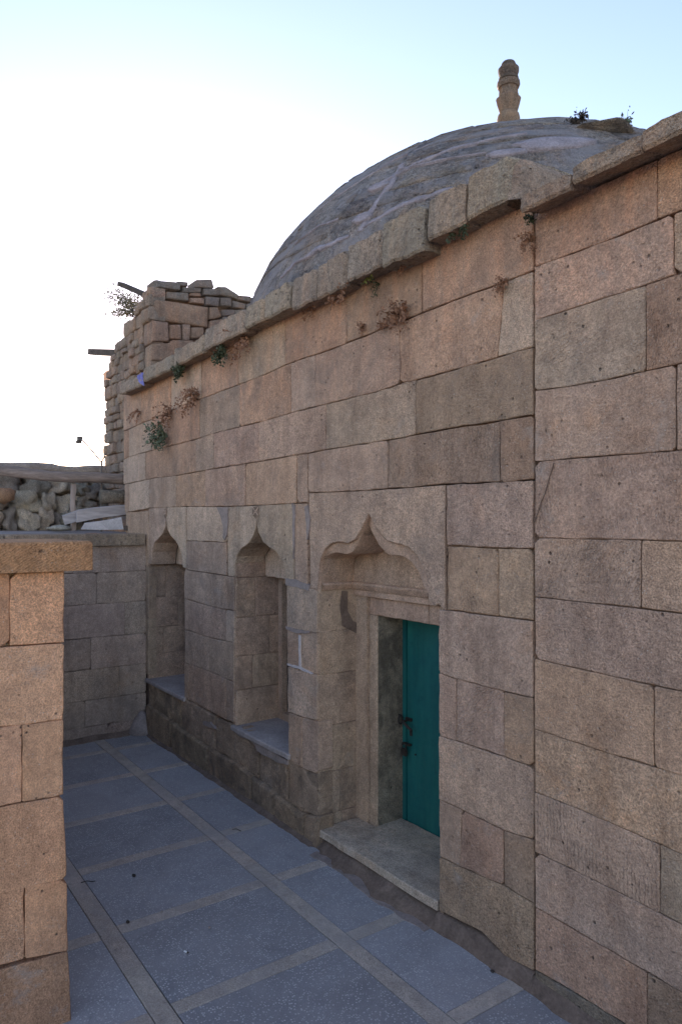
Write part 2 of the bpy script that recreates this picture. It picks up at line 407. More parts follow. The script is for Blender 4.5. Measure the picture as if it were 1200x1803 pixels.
# ================================================================ SETTING
gm = mesh_from([(-1500, -1500, -.06), (1500, -1500, -.06), (1500, 1500, -.06), (-1500, 1500, -.06)], [(0, 1, 2, 3)])
tag(link('ground', gm, M_GROUND), None, None, kind='structure')
bm = bmesh.new(); add_box(bm, (-7.6, -2.3, -.055), (2.6, WY + .05, -.012))
floor = tag(bm_obj('courtyard_floor', bm, M_CEMENT), None, None, kind='structure')
xs = [-2.31 - .776 * k for k in range(-6, 7)]           # cross strips
xs = sorted(xs)
ysr = [(-1.755, -.82), (-.72, .165), (.265, 1.148), (1.252, 2.133), (2.237, 2.665)]
HW = .046
fr = F_z(0)
edges = [-7.42] + xs + [2.6]
for (y0, y1) in ysr:
    for a, b_ in zip(edges, edges[1:]):
        x0 = a + (HW if a in xs else 0); x1 = b_ - (HW if b_ in xs else 0)
        if x1 - x0 < .06: continue
        k = rng.uniform(.86, 1.1)
        if y0 > 2.2: k *= 1.05
        block('terrazzo_panel', [(x0, y0), (x1, y0), (x1, y1), (x0, y1)], fr, floor, M_TERRAZZO, color=(.285 * k, .278 * k, .292 * k), gap=.0012, bev=.0015, rough=.0006, depth=.02, tilt=.0008, step=.4)
for (y0, y1) in ysr:
    for x in xs:
        block('paving_strip', [(x - HW, y0), (x + HW, y0), (x + HW, y1), (x - HW, y1)], fr, floor, M_STRIP, color=stone_col((.31, .265, .24)), gap=.001, bev=.002, rough=.001, depth=.02, proud=.0015, tilt=.0006, step=.3)
for y0, y1 in ((1.150, 1.250), (2.135, 2.235), (.167, .263), (-.818, -.722)):
    x = -7.42
    while x < 2.5:
        L = rng.uniform(.7, 1.15); x2 = min(x + L, 2.6)
        block('paving_strip', [(x, y0), (x2, y0), (x2, y1), (x, y1)], fr, floor, M_STRIP, color=stone_col((.31, .265, .24)), gap=.0008, bev=.002, rough=.001, depth=.02, proud=.0015, tilt=.0005, step=.35)
        x = x2

bm = bmesh.new(); add_box(bm, (.25, -2.3, -.05), (2.6, WY - .02, .60)); add_box(bm, (-.06, -2.3, -.05), (.249, WY - .02, .40)); add_box(bm, (-.37, -2.3, -.05), (-.061, WY - .02, .20))
tag(bm_obj('unseen_shade_steps', bm, M_STRIP, color=(.33, .27, .23)), None, None, kind='structure')  # landing and steps out of view, added to shade the lower wall
# ================================================================ MAIN BUILDING
bld = thing('domed_building', 'old tuff stone building with three ogee arched openings and a large weathered dome', 'building', (-5.2, WY, 0))
# core masonry behind the facing stones
bm = bmesh.new()
W0, W1 = -8.04, -2.236
def seg(x0, x1, z0, z1, y0=WY + .032, y1=WY + .75): add_box(bm, (x0, y0, z0), (x1, y1, z1))
seg(W0, -7.345, -.05, 2.36); seg(-6.37, -5.345, -.05, 2.361); seg(-4.473, -4.105, -.05, 2.362); seg(-2.888, W1, -.05, 2.363)
seg(W0, W1, 2.43, 3.765, WY + .032, WY + .9)
core = bm_obj('wall_core', bm, M_MORTAR, bld)
# --- line data, in photograph pixels read off on the plane of the wall
line_a = [(218, 759), (228, 755), (252, 744), (271, 737), (304, 722), (330, 710), (365, 698), (388, 689), (420, 677), (467, 659), (502, 642), (557, 624), (611, 604), (660, 584), (685, 574), (742, 551), (815, 522), (877, 500), (938, 476)]
line_b = [(218, 809), (226, 805), (267, 793), (304, 784), (341, 775), (380, 762), (423, 751), (460, 743), (512, 727), (577, 711), (660, 690), (707, 675), (732, 669), (815, 646), (885, 626), (938, 611)]
line_c = [(218, 853), (227, 851), (270, 842), (308, 838), (360, 828), (434, 816), (460, 812), (522, 801), (542, 798), (575, 792), (637, 782), (685, 774), (732, 765), (815, 751), (890, 740), (938, 731)]
line_d = [(541, 868), (642, 864), (680, 860), (720, 859), (760, 855), (815, 851), (880, 849), (938, 844)]
line_dl = [(218, 903), (225, 902), (262, 895), (328, 892), (400, 892), (480, 889), (541, 885)]
def rowblocks(top, bot, joints, mat=M_STONE, cols=None, frame=F_main, parent=None, name='stone_block', plane=WY, **k):
    parent = parent or bld
    for i, (a, b_) in enumerate(zip(joints, joints[1:])):
        at, ab = a if isinstance(a, tuple) else (a, a); bt, bb = b_ if isinstance(b_, tuple) else (b_, b_)
        def pts(line, x0, x1):
            mids = [p for p in line if x0 + 6 < p[0] < x1 - 6]
            return [(x0, lerp_line(line, x0))] + mids + [(x1, lerp_line(line, x1))]
        tp = pts(top, at, bt) if isinstance(top, list) else None
        bp = pts(bot, ab, bb)
        bw = [pm(x, y, plane) for x, y in bp]
        if tp is None: tw = [(bw[0][0], top), (bw[-1][0], top)]
        else: tw = [pm(x, y, plane) for x, y in tp]
        col = cols[i] if cols and i < len(cols) and cols[i] else None
        block(name, bw + tw[::-1], frame, parent, mat, color=stone_col(col) if col else stone_col(), gap=rng.uniform(.0010, .0034), **k)
JR = 938
rowblocks(3.76, line_a, [218, 249, 301, 354, 419, 501, 610, 742, JR], cols=[C_PINK, C_TAN, C_PALE, C_TAN, C_GREY, C_TAN, C_TAN, C_TAN])
rowblocks(line_a, line_b, [218, 227, 267, 303, 351, 422, 512, 555, 703, (885, 875), JR], cols=[C_TAN, C_PALE, C_TAN, C_TAN, C_GREY, C_TAN, C_GREY, C_PINK, C_TAN, C_PALE])
rowblocks(line_b, line_c, [218, 256, 345, 377, 455, 574, 731, JR], cols=[C_PALE, C_TAN, C_GREY, C_PINK, C_PINK, C_GREY, C_BROWN])
dj = [220, 227, 263, 310, 361, 432, 522, 541]
rowblocks(line_c, line_dl, dj, cols=[C_GREY, C_PALE, C_GREY, C_TAN, C_PINK, C_TAN, C_PINK])
rowblocks(line_c, line_d, [542, 682, 879, JR], cols=[C_PINK, C_BROWN, (.262, .178, .132)])
# right of the doorway
le = [(786, 960), (876, 966), (JR, 967)]; lf = [(771, 1073), (791, 1074), (872, 1085), (JR, 1093)]
lg = [(771, 1185), (802, 1196), (887, 1218), (JR, 1229)]; lh = [(771, 1295), (806, 1306), (887, 1333), (JR, 1351)]
li = [(772, 1408), (813, 1427), (887, 1463), (JR, 1480)]; lj = [(771, 1508), (811, 1528), (885, 1559), (JR, 1592)]
lk = [(773, 1605), (847, 1641), (887, 1683), (JR, 1712)]
rowblocks(line_d, le, [785, JR], cols=[C_PINK])
rowblocks(le, lf, [787, 876, JR], cols=[C_TAN, C_OCHRE])
rowblocks(lf, lg, [771, JR], cols=[C_PINK])
rowblocks(lg, lh, [771, 802, 887, JR], cols=[C_PINK, C_PINK, C_OCHRE])
rowblocks(lh, li, [771, JR], cols=[C_PINK])
rowblocks(li, lj, [772, (811, 809), 885, JR], cols=[C_PINK, C_TAN, C_BROWN])
rowblocks(lj, lk, [772, JR], cols=[C_BROWN])
# pier between windows one and two
q0 = [(328, 892), (400, 892)]; q1 = [(328, 952), (398, 955)]; q2 = [(325, 1003), (411, 1016)]
q3 = [(323, 1054), (371, 1067), (411, 1076)]; q4 = [(323, 1107), (368, 1123), (412, 1132)]; q5 = [(325, 1167), (368, 1182), (412, 1202)]; q6 = [(325, 1229), (397, 1267), (412, 1273)]
rowblocks(q0, q1, [328, 399], cols=[C_PALE])
rowblocks(q1, q2, [328, 399], cols=[C_GREY])
rowblocks(q2, q3, [325, 371, 412], cols=[C_GREY, C_GREY]); rowblocks(q3, q4, [325, 337, 397, 412], cols=[C_GREY, C_GREY, C_PALE])
rowblocks(q4, q5, [325, 368, 412], cols=[C_GREY, C_GREY]); rowblocks(q5, q6, [325, 332, 397, 412], cols=[C_GREY, C_PINK, C_GREY], mat=M_STONE)
# pier between window two and the doorway
s0 = [(505, 1029), (552, 1038)]; s1 = [(505, 1107), (556, 1114)]; s2 = [(505, 1172), (558, 1188)]; s3 = [(507, 1255), (560, 1271)]; s4 = [(509, 1340), (540, 1357), (562, 1364)]
rowblocks(s0, s1, [505, 558], cols=[C_GREY], depth=.12); rowblocks(s1, s2, [505, 528, 558], cols=[C_GREY, C_GREY], depth=.12)
rowblocks(s2, s3, [506, 558], cols=[C_PALE], depth=.12); rowblocks(s3, s4, [508, 531, 560], cols=[C_PINK, C_GREY], depth=.12)
# left end, beside window one (mostly above the neighbouring terrace)
bz = lambda px: pm(px, 903)[0]
xl, xa = -8.04, -7.33
for z0, z1 in ((1.75, 2.33), (1.2, 1.75), (.6, 1.2)):
    block('stone_block', [(xl, z0), (xa, z0), (xa, z1), (xl, z1)], F_main, bld, M_STONE, color=stone_col(C_GREY))

# arches, carved out of big stones
def arch_block(pxpoly, mat=M_STONE, depth=.27, color=None, **k):
    poly = [pm(x, y) for x, y in pxpoly]
    return block('arch_stone', poly, F_main, bld, mat, color=color, depth=depth, bev=.005, rough=.0008, step=.03, **k)
a1L = [(265.5, 994), (267, 972), (271, 956), (280, 947), (287, 938), (290.5, 928), (292, 914)]
a1R = [(292, 914), (295, 932), (300, 944), (309, 953), (316, 967), (320, 985), (321, 999)]
arch_block([(259, 993)] + a1L + [(292, 893), (262, 895)], color=stone_col(C_PALE))
arch_block(a1R + [(327, 1001), (327, 892), (292, 893)], color=stone_col(C_PALE))
a2L = [(412, 1016), (412, 1000), (415, 980), (424, 966), (437, 957), (445, 944), (449, 931), (451, 916)]
a2R = [(451, 916), (454, 936), (463, 955), (474, 964), (487, 973), (497, 988), (502, 1006), (503, 1028)]
arch_block([(400, 1014)] + a2L + [(450, 890), (400, 892)], color=stone_col(C_PALE))
arch_block(a2R + [(517, 1030), (517, 886.5), (450, 890)], color=stone_col(C_GREY))
block('stone_block', [pm(*p) for p in [(518, 1030), (540, 1034), (540, 886), (518, 887)]], F_main, bld, M_STONE, color=stone_col(C_PINK))
d_out = [(558, 1039), (560, 1011), (563, 985), (571, 967), (582, 957), (594, 954), (611, 957), (624, 950), (637, 929), (648, 905),
         (657, 922), (670, 942), (681, 953), (700, 958), (718, 963), (731, 977), (741, 994), (749, 1013), (752, 1026), (754, 1055), (760, 1066), (766, 1068), (771, 1063)]
block('arch_stone', [pm(*p) for p in [(545, 1037)] + d_out + [(783, 1075), (783, 853.5), (720, 859), (642, 864), (542, 868)]], F_main, bld, M_STONE, color=stone_col(C_PINK), depth=.29, bev=.004, rough=.0008, step=.03)
# moulded inner edge of the door arch: outer curve sweeps back to a smaller inner curve
d_in = [(563, 1033), (565, 1007), (571, 985), (581, 976), (594, 973), (611, 977), (622, 972), (635, 953), (648, 921),
        (655, 938), (668, 962), (683, 977), (709, 979), (724, 989), (737, 1005), (746, 1030)]
def loft_curves(c0, y0, c1, y1, n=48, mids=3, prof=None):
    def samp(c, n):
        L = [0]
        for a, b in zip(c, c[1:]): L.append(L[-1] + math.hypot(b[0] - a[0], b[1] - a[1]))
        out = []
        for k in range(n):
            t = L[-1] * k / (n - 1); i = max(j for j in range(len(L) - 1) if L[j] <= t + 1e-9)
            f = (t - L[i]) / ((L[i + 1] - L[i]) or 1); out.append((c[i][0] + (c[i + 1][0] - c[i][0]) * f, c[i][1] + (c[i + 1][1] - c[i][1]) * f))
        return out
    # sample left and right halves apart so that the tips meet
    def halves(c, y):
        k = min(range(len(c)), key=lambda i: c[i][1]); w_ = [pm(a, b, y) for a, b in c]
        return samp(w_[:k + 1], n // 2) + samp(w_[k:], n // 2)[1:]
    A, B = halves(c0, y0), halves(c1, y1)
    return A, B
A_, B_ = loft_curves(d_out[:20], WY, d_in, WY + .05)
bm = bmesh.new(); rows = []
for t, dy, g_ in ((0, .003, 0), (.0, .026, 0), (.10, .027, 0), (.5, .036, 0), (.93, .044, 0), (1, .052, 0), (1, .32, 0)):
    rows.append([bm.verts.new((a[0] + (b_[0] - a[0]) * t, WY + dy, a[1] + (b_[1] - a[1]) * t)) for a, b_ in zip(A_, B_)])
for r0, r1 in zip(rows, rows[1:]):
    for i in range(len(r0) - 1): bm.faces.new((r0[i], r0[i + 1], r1[i + 1], r1[i]))
mo = bm_obj('arch_moulding', bm, M_SMOOTH, bld, color=C_PINK)
for p in mo.data.polygons: p.use_smooth = True
mo.data.set_sharp_from_angle(angle=R(40))
def panel(frame, us, zs, joints, parent, mat, name='stone_block', col=C_GREY, **k):
    """rows of stones between u limits us; zs row heights; joints per row as fractions"""
    for (z0, z1), js in zip(zip(zs, zs[1:]), joints):
        c = [us[0]] + [us[0] + (us[1] - us[0]) * j for j in js] + [us[1]]
        for a, b_ in zip(c, c[1:]):
            block(name, [(a, z0 + rng.uniform(-.004, .004)), (b_, z0 + rng.uniform(-.004, .004)), (b_, z1), (a, z1)], frame, parent, mat, color=stone_col(col), gap=.0015, **k)
# window two: left reveal, tympanum, frame
for xr, xe, zb, zt in ((-5.335, -4.473, .53, 1.752), (-7.335, -6.375, .565, 1.765)):
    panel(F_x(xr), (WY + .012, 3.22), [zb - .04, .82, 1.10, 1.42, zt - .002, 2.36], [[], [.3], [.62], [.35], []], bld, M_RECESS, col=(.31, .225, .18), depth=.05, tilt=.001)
    tymp = [(xr + .004, zt), (xe + .02, zt), (xe + .02, 2.40), (xr + .004, 2.40)]
    block('tympanum_stone', tymp, lambda u, v, o: Vector((u, WY + .285 - o, v)), bld, M_SMOOTH, color=stone_col(C_PALE), depth=.4, tilt=.001)
    # right reveal (facing the other way)
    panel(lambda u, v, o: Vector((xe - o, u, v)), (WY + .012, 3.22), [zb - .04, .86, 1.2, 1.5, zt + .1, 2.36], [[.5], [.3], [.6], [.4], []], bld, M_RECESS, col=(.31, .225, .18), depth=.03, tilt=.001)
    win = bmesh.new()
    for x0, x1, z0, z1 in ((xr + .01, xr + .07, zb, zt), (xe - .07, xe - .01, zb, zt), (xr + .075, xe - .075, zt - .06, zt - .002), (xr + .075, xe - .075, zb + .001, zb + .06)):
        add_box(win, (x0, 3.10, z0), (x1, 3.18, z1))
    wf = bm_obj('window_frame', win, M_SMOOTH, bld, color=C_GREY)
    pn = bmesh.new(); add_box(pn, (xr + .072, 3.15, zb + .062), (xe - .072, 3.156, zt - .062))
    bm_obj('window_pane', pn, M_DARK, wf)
    for k in range(1, 6):
        bb = bmesh.new(); xx = xr + .07 + (xe - xr - .14) * k / 6
        add_tube(bb, [(xx, 3.125, zb + .055), (xx, 3.125, zt - .055)], .009, 6); bm_obj('window_bar', bb, M_IRON, wf)
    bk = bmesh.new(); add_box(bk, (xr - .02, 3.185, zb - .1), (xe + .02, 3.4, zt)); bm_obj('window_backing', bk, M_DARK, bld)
    # sill slab
    sb = bmesh.new()
    xi = xr if zb < .55 else xr + .0
    prof = [(WY - .022, zb - .036), (WY - .022, zb - .008), (WY - .016, zb), (WY + .5, zb + .004), (WY + .5, zb - .036)]
    n = 14; R0 = []
    for i in range(n + 1):
        x = xr - .03 + (xe - xr + .06) * i / n
        R0.append([sb.verts.new((x, y + .003 * noise.noise((x * 9, y, z)), z + .004 * noise.noise((x * 7, 3, y * 5)))) for y, z in prof])
    for a, b_ in zip(R0, R0[1:]):
        for j in range(5): sb.faces.new((a[j], a[(j + 1) % 5], b_[(j + 1) % 5], b_[j]))
    sb.faces.new(R0[0]); sb.faces.new(R0[-1][::-1])
    bm_obj('window_sill', sb, M_TERR, bld)

# plinth and footing under the windows
pl_t = [(262, 1190), (325, 1229), (412, 1273), (500, 1330), (540, 1357), (562, 1364)]
pl_m = [(256, 1237), (302, 1271), (365, 1316), (416, 1344), (438, 1362), (489, 1403), (523, 1430), (562, 1440)]
pl_b = [(256, 1283), (348, 1337), (404, 1377), (481, 1434), (562, 1484)]
for a, b_ in ((262, 318), (319, 377), (378, 454), (455, 505), (506, 560)):
    top = [p for p in [(a, min(lerp_line(pl_t, a), 5000))] + [(x, y) for x, y in pl_t if a + 6 < x < b_ - 6] + [(b_, lerp_line(pl_t, b_))]]
    bot = [(a, lerp_line(pl_m, a))] + [(x, y) for x, y in pl_m if a + 6 < x < b_ - 6] + [(b_, lerp_line(pl_m, b_))]
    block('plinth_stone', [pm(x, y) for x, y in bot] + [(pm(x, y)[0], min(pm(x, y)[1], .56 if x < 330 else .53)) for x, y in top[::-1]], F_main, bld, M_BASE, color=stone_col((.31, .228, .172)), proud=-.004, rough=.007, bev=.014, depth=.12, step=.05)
for a, b_ in ((257, 300), (301, 364), (365, 440), (441, 480), (481, 533), (534, 558)):
    top = [(a, lerp_line(pl_m, a) + 2)] + [(x, y + 2) for x, y in pl_m if a + 6 < x < b_ - 6] + [(b_, lerp_line(pl_m, b_) + 2)]
    bot = [(a, 0), (b_, 0)]
    y = WY - .035
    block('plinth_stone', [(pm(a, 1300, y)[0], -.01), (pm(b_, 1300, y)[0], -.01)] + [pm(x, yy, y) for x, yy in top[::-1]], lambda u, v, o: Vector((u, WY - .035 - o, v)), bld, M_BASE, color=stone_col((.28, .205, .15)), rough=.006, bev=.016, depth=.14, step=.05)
bm = bmesh.new(); add_box(bm, (-7.345, WY + .03, -.05), (-6.35, WY + .7, .52)); add_box(bm, (-5.36, WY + .03, -.05), (-4.45, WY + .7, .49))
bm_obj('wall_core', bm, M_MORTAR, bld)

# doorway: reveal, mortar, architrave, lintel, door
XD = -4.096
zr = [-.02, .19, .482, .80, 1.158, 1.457, 1.80]
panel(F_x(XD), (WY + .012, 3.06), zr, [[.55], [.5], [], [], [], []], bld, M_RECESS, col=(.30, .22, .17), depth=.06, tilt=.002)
bm = bmesh.new(); cm = [(601, 1040), (611, 1041), (611, 1075), (620, 1093), (637, 1101), (641, 1430), (636, 1441), (634, 1119), (602, 1102), (598, 1067)]
slab(bm, [(on_x(x, y, XD).y, on_x(x, y, XD).z) for x, y in cm], -.01, .006, F_x(XD)); bm_obj('mortar_patch', bm, M_DARKM, bld)
# carved lintel moulding that runs round reveal and tympanum
zl0, zl1 = on_x(620, 1036, XD).z, on_x(620, 1024, XD).z
YT = 3.00; XR = -2.905
bm = bmesh.new()
prof = [(0, 0), (.012, .002), (.030, .028), (.034, zl1 - zl0 - .012), (.024, zl1 - zl0), (0, zl1 - zl0 + .004)]
path = [((XD, WY + .03), (1, 0)), ((XD, YT), (1, -1)), ((XR, YT), (-1, -1)), ((XR, WY + .03), (-1, 0))]
rows = [[bm.verts.new((p[0] + d[0] * o_, p[1] + d[1] * o_, zl0 + z - (.022 * (i in (2, 3)) if False else 0))) for o_, z in prof] for i, (p, d) in enumerate(path)]
for a, b_ in zip(rows, rows[1:]):
    for j in range(len(prof) - 1): bm.faces.new((a[j], a[j + 1], b_[j + 1], b_[j]))
bm_obj('lintel_moulding', bm, M_SMOOTH, bld, color=C_PINK)
# tympanum and upper reveal above the moulding
block('tympanum_stone', [(XD - .01, zl0 - .01), (XR + .01, zl0 - .01), (XR + .01, 2.44), (XD - .01, 2.44)], lambda u, v, o: Vector((u, YT - o, v)), bld, M_SMOOTH, color=stone_col(C_PINK), depth=.3, gap=0, tilt=.0005)
block('stone_block', [(WY + .1, zl1 - .01), (YT, zl1 - .01), (YT, 2.4), (WY + .1, 2.4)], F_x(XD), bld, M_SMOOTH, color=stone_col(C_PINK), depth=.05, gap=0)
block('stone_block', [(WY + .1, zl1 - .01), (YT, zl1 - .01), (YT, 2.4), (WY + .1, 2.4)], lambda u, v, o: Vector((XR - o, u, v)), bld, M_SMOOTH, color=stone_col(C_PINK), depth=.05, gap=0)
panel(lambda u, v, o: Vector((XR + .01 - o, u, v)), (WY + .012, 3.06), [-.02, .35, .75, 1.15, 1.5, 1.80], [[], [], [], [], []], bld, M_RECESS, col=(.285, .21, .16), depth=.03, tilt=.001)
# architrave (door surround)
XO, ZO = on_y(663, 1084, 3.04).x, on_y(663, 1084, 3.04).z
XO2 = XR - .10
YA = 3.04; YD = 3.285
def arch_piece(name, x0, x1, z0, z1, y0=YA, y1=YD + .06, col=C_PINK, bev=.006):
    block(name, [(x0, z0), (x1, z0), (x1, z1), (x0, z1)], lambda u, v, o: Vector((u, y0 - o, v)), bld, M_SMOOTH, color=stone_col(col), depth=y1 - y0, gap=.0008, bev=bev, tilt=.0005, rough=.001)
arch_piece('door_jamb', XO - .085, XO, .08, ZO, col=(.33, .245, .19)); arch_piece('door_jamb', XO2, XO2 + .09, .08, ZO, col=(.33, .245, .19))
arch_piece('door_lintel', XO - .085, -3.36, ZO + .001, ZO + .125, col=C_PINK); arch_piece('door_lintel', -3.357, XO2 + .09, ZO + .001, ZO + .125, col=C_PINK)
# outer fillet of the surround and the fascia above
bm = bmesh.new(); add_box(bm, (XD - .02, YA - .02, .05), (XO - .088, YD, ZO + .128)); bm_obj('jamb_fillet', bm, M_SMOOTH, bld, color=(.31, .23, .18))
bm = bmesh.new(); add_box(bm, (XD - .02, YA - .035, ZO + .1285), (XR + .02, YD, zl0 + .002)); bm_obj('lintel_fascia', bm, M_SMOOTH, bld, color=C_PINK)
# inner jamb face (dark, sooty)
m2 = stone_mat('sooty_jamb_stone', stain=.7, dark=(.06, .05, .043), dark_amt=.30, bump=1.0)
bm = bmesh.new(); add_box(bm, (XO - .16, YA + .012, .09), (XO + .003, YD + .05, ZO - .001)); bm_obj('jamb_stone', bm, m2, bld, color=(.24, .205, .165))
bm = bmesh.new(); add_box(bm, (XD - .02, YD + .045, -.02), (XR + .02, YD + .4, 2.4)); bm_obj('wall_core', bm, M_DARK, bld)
# door leaf, frame, handle, padlock
door = None
zd0, zd1 = .112, ZO + .01
bm = bmesh.new(); add_box(bm, (XO + .047, YD - .012, zd0), (XO2 - .035, YD + .02, zd1 - .035))
bmesh.ops.bevel(bm, geom=bm.edges[:], offset=.004, segments=2, affect='EDGES')
door = bm_obj('door', bm, M_DOOR, bld)
def dpart(nm, fn, mat):
    bb = bmesh.new(); fn(bb); return bm_obj(nm, bb, mat, door)
dpart('door_frame', lambda b: add_box(b, (XO + .004, YD - .018, zd0), (XO + .040, YD + .03, zd1)), M_DOOR)
dpart('door_frame', lambda b: add_box(b, (XO2 - .028, YD - .018, zd0), (XO2 - .002, YD + .03, zd1)), M_DOOR)
dpart('door_frame', lambda b: add_box(b, (XO + .041, YD - .018, zd1 - .028), (XO2 - .029, YD + .03, zd1)), M_DOOR)
hp = on_y(723, 1268, YD - .02)
def handle(b):
    add_box(b, (hp.x - .05, YD - .030, hp.z - .008), (hp.x + .008, YD - .013, hp.z + .012))
    add_tube(b, [(hp.x - .02, YD - .03, hp.z), (hp.x - .015, YD - .075, hp.z - .004), (hp.x + .0, YD - .082, hp.z - .012), (hp.x + .075, YD - .08, hp.z - .045)], .0095, 8)
dpart('handle', handle, M_IRON)
kp = on_y(722, 1290, YD - .02)
dpart('keyhole_plate', lambda b: add_box(b, (kp.x - .012, YD - .018, kp.z - .022), (kp.x + .012, YD - .0115, kp.z + .022)), M_IRON)
kb = on_y(730, 1329, YD - .02)
dpart('bolt', lambda b: add_tube(b, [(kb.x, YD - .01, kb.z), (kb.x, YD - .02, kb.z)], .006, 8), M_IRON)
rp = on_x(701, 1266, XO)
def pull(b):
    add_tube(b, [(XO + .022 + 0 * math.cos(t), rp.y + .018 * math.cos(t), rp.z + .030 * math.sin(t)) for t in [2 * math.pi * k / 14 for k in range(15)]], .006, 6, cap=False)
    add_tube(b, [(XO, rp.y, rp.z + .03), (XO + .028, rp.y, rp.z + .03)], .007, 6)
bb = bmesh.new(); pull(bb); bm_obj('iron_ring', bb, M_IRON, bld)
pk = on_y(711, 1323, YD - .05)
padlock = thing('padlock', 'dark iron padlock hanging from the hasp at the left edge of the teal door', 'padlock', (pk.x, pk.y, pk.z))
bb = bmesh.new(); add_box(bb, (pk.x - .028, pk.y - .012, pk.z - .030), (pk.x + .028, pk.y + .012, pk.z + .022)); bmesh.ops.bevel(bb, geom=bb.edges[:], offset=.007, segments=2, affect='EDGES')
bm_obj('padlock_body', bb, M_IRON, padlock)
bb = bmesh.new(); add_tube(bb, [(pk.x - .018, pk.y, pk.z + .02), (pk.x - .018, pk.y, pk.z + .045), (pk.x - .010, pk.y, pk.z + .058), (pk.x + .010, pk.y, pk.z + .058), (pk.x + .018, pk.y, pk.z + .045), (pk.x + .018, pk.y, pk.z + .02)], .0055, 8)
bm_obj('shackle', bb, M_IRON, padlock)
dpart('hasp', lambda b: add_box(b, (pk.x - .035, YD - .040, pk.z + .042), (pk.x + .04, YD - .013, pk.z + .055)), M_IRON)
# threshold slab on its rough bed
ts = [(XD + .02, WY - .01), (-2.905, WY + .0), (-2.905, YD - .02), (XO + .0, YD - .02), (XO, YA - .01), (XD + .015, YA - .02)]
block('threshold_slab', ts, F_z(.125), bld, M_SMOOTH, color=(.34, .282, .24), depth=.05, bev=.006, rough=.004, step=.08)
bm = bmesh.new(); slab(bm, [(XD - .01, WY + .05), (-2.88, WY + .05), (-2.88, YD), (XD - .01, YD)], -.03, .076, F_z(0)); bm_obj('threshold_bed', bm, M_DARKM, bld)

# mortar fillets and repairs on the facade
def patch(px, mat, out=.004, name='mortar_patch', plane=WY, parent=None, th=.02):
    bm = bmesh.new(); pts = resample([pm(x, y, plane) for x, y in px], .03)
    s = rng.random() * 50
    pts = [(u + .006 * noise.noise((u * 22, v * 22, s)), v + .006 * noise.noise((u * 22, v * 22, s + 9))) for u, v in pts]
    slab(bm, pts, -th, out, lambda u, v, o: Vector((u, plane - o, v))); return bm_obj(name, bm, mat, parent or bld)
patch([(536, 893), (541, 890), (546, 912), (545, 935), (541, 950), (540, 925), (538, 905)], M_CEMENT, .006)
patch([(382, 893), (402, 893), (402, 925), (400, 942), (396, 951), (393, 946), (394, 928), (389, 908)], M_CEMENT, .007)
patch([(514, 886), (520, 890), (519, 950), (517, 985), (516, 940), (516, 905)], M_CEMENT, .006)
patch([(503, 1018), (520, 1020), (545, 1030), (544, 1040), (525, 1034), (504, 1030)], M_CEMENT, .006)
patch([(504, 1102), (520, 1107), (546, 1112), (545, 1116), (520, 1114), (504, 1108)], M_CEMENT, .006)
patch([(527, 1118), (530, 1119), (529.5, 1150), (531, 1174), (528, 1174), (527, 1145)], M_WHITEM, .008)
patch([(506, 1168), (530, 1174), (550, 1185), (549, 1187), (528, 1178), (507, 1171)], M_WHITEM, .008)
patch([(411, 1279), (440, 1296), (470, 1316), (508, 1339), (508, 1346), (490, 1342), (476, 1333), (466, 1330), (455, 1322), (451, 1312), (441, 1302), (425, 1298), (414, 1288)], M_CEMENT, .012)
patch([(359, 1270), (372, 1272), (382, 1283), (370, 1280), (360, 1276)], M_CEMENT, .012)
# decorative crossed diamonds above window two and one
for cx_, w2, y0, y1, c in ((450.5, 6, 892, 914, C_BROWN), (291.5, 2.8, 896, 913, C_BROWN)):
    p = patch([(cx_ - w2, y0), (cx_ + w2, y0), (cx_ + w2 * .9, y1 - 6), (cx_, y1), (cx_ - w2 * .9, y1 - 6)], M_BASE, .003, 'carved_panel'); p.color = (*c, 1)
    for sg in (-1, 1):
        q = patch([(cx_ - w2 * sg, y0 + 1), (cx_ - (w2 - 1.6) * sg, y0 + 1), (cx_ + w2 * .9 * sg, y1 - 7), (cx_ + (w2 * .9 - 1.6) * sg, y1 - 7)], M_SMOOTH, .005, 'carved_rib'); q.color = (*C_PALE, 1)

# cement fillet where walls meet the floor
def fillet(pts, r, mat, parent, name='mortar_fillet', amp=.5, hk=.8):
    bm = bmesh.new(); P = resample(pts + pts[-2:0:-1], .08) if False else None
    rows = []
    for (x0, y0, nx, ny), (x1, y1, _, _) in zip(pts, pts[1:]):
        n = max(1, int(math.hypot(x1 - x0, y1 - y0) / .05))
        for k in range(n + 1):
            t = k / n; x = x0 + (x1 - x0) * t; y = y0 + (y1 - y0) * t
            a = r * (1 + amp * noise.noise((x * 5, y * 5, r * 40)) + amp * .6 * noise.noise((x * 17, y * 17, 3)))
            hh = r * hk * (1 + amp * 1.2 * noise.noise((x * 4, y * 4, 11)))
            rows.append([bm.verts.new((x - nx * .03, y - ny * .03, hh)), bm.verts.new((x + nx * a * .12, y + ny * a * .12, hh * .9)), bm.verts.new((x + nx * a * .45, y + ny * a * .45, hh * .35)), bm.verts.new((x + nx * a, y + ny * a, .004)), bm.verts.new((x + nx * a * 1.02, y + ny * a * 1.02, -.02))])
    for a, b_ in zip(rows, rows[1:]):
        for j in range(4): bm.faces.new((a[j], a[j + 1], b_[j + 1], b_[j]))
    return bm_obj(name, bm, mat, parent, smooth=True)
fillet([(-2.90, WY, 0, -1), (-2.236, WY, 0, -1)], .05, M_DARKM, bld, hk=1.8)
fillet([(-7.38, WY - .03, 0, -1), (-4.10, WY - .03, 0, -1)], .035, M_DARKM, bld)
fillet([(-4.12, WY + .04, 0, -1), (-2.89, WY + .04, 0, -1)], .12, M_DARKM, bld, amp=.6)
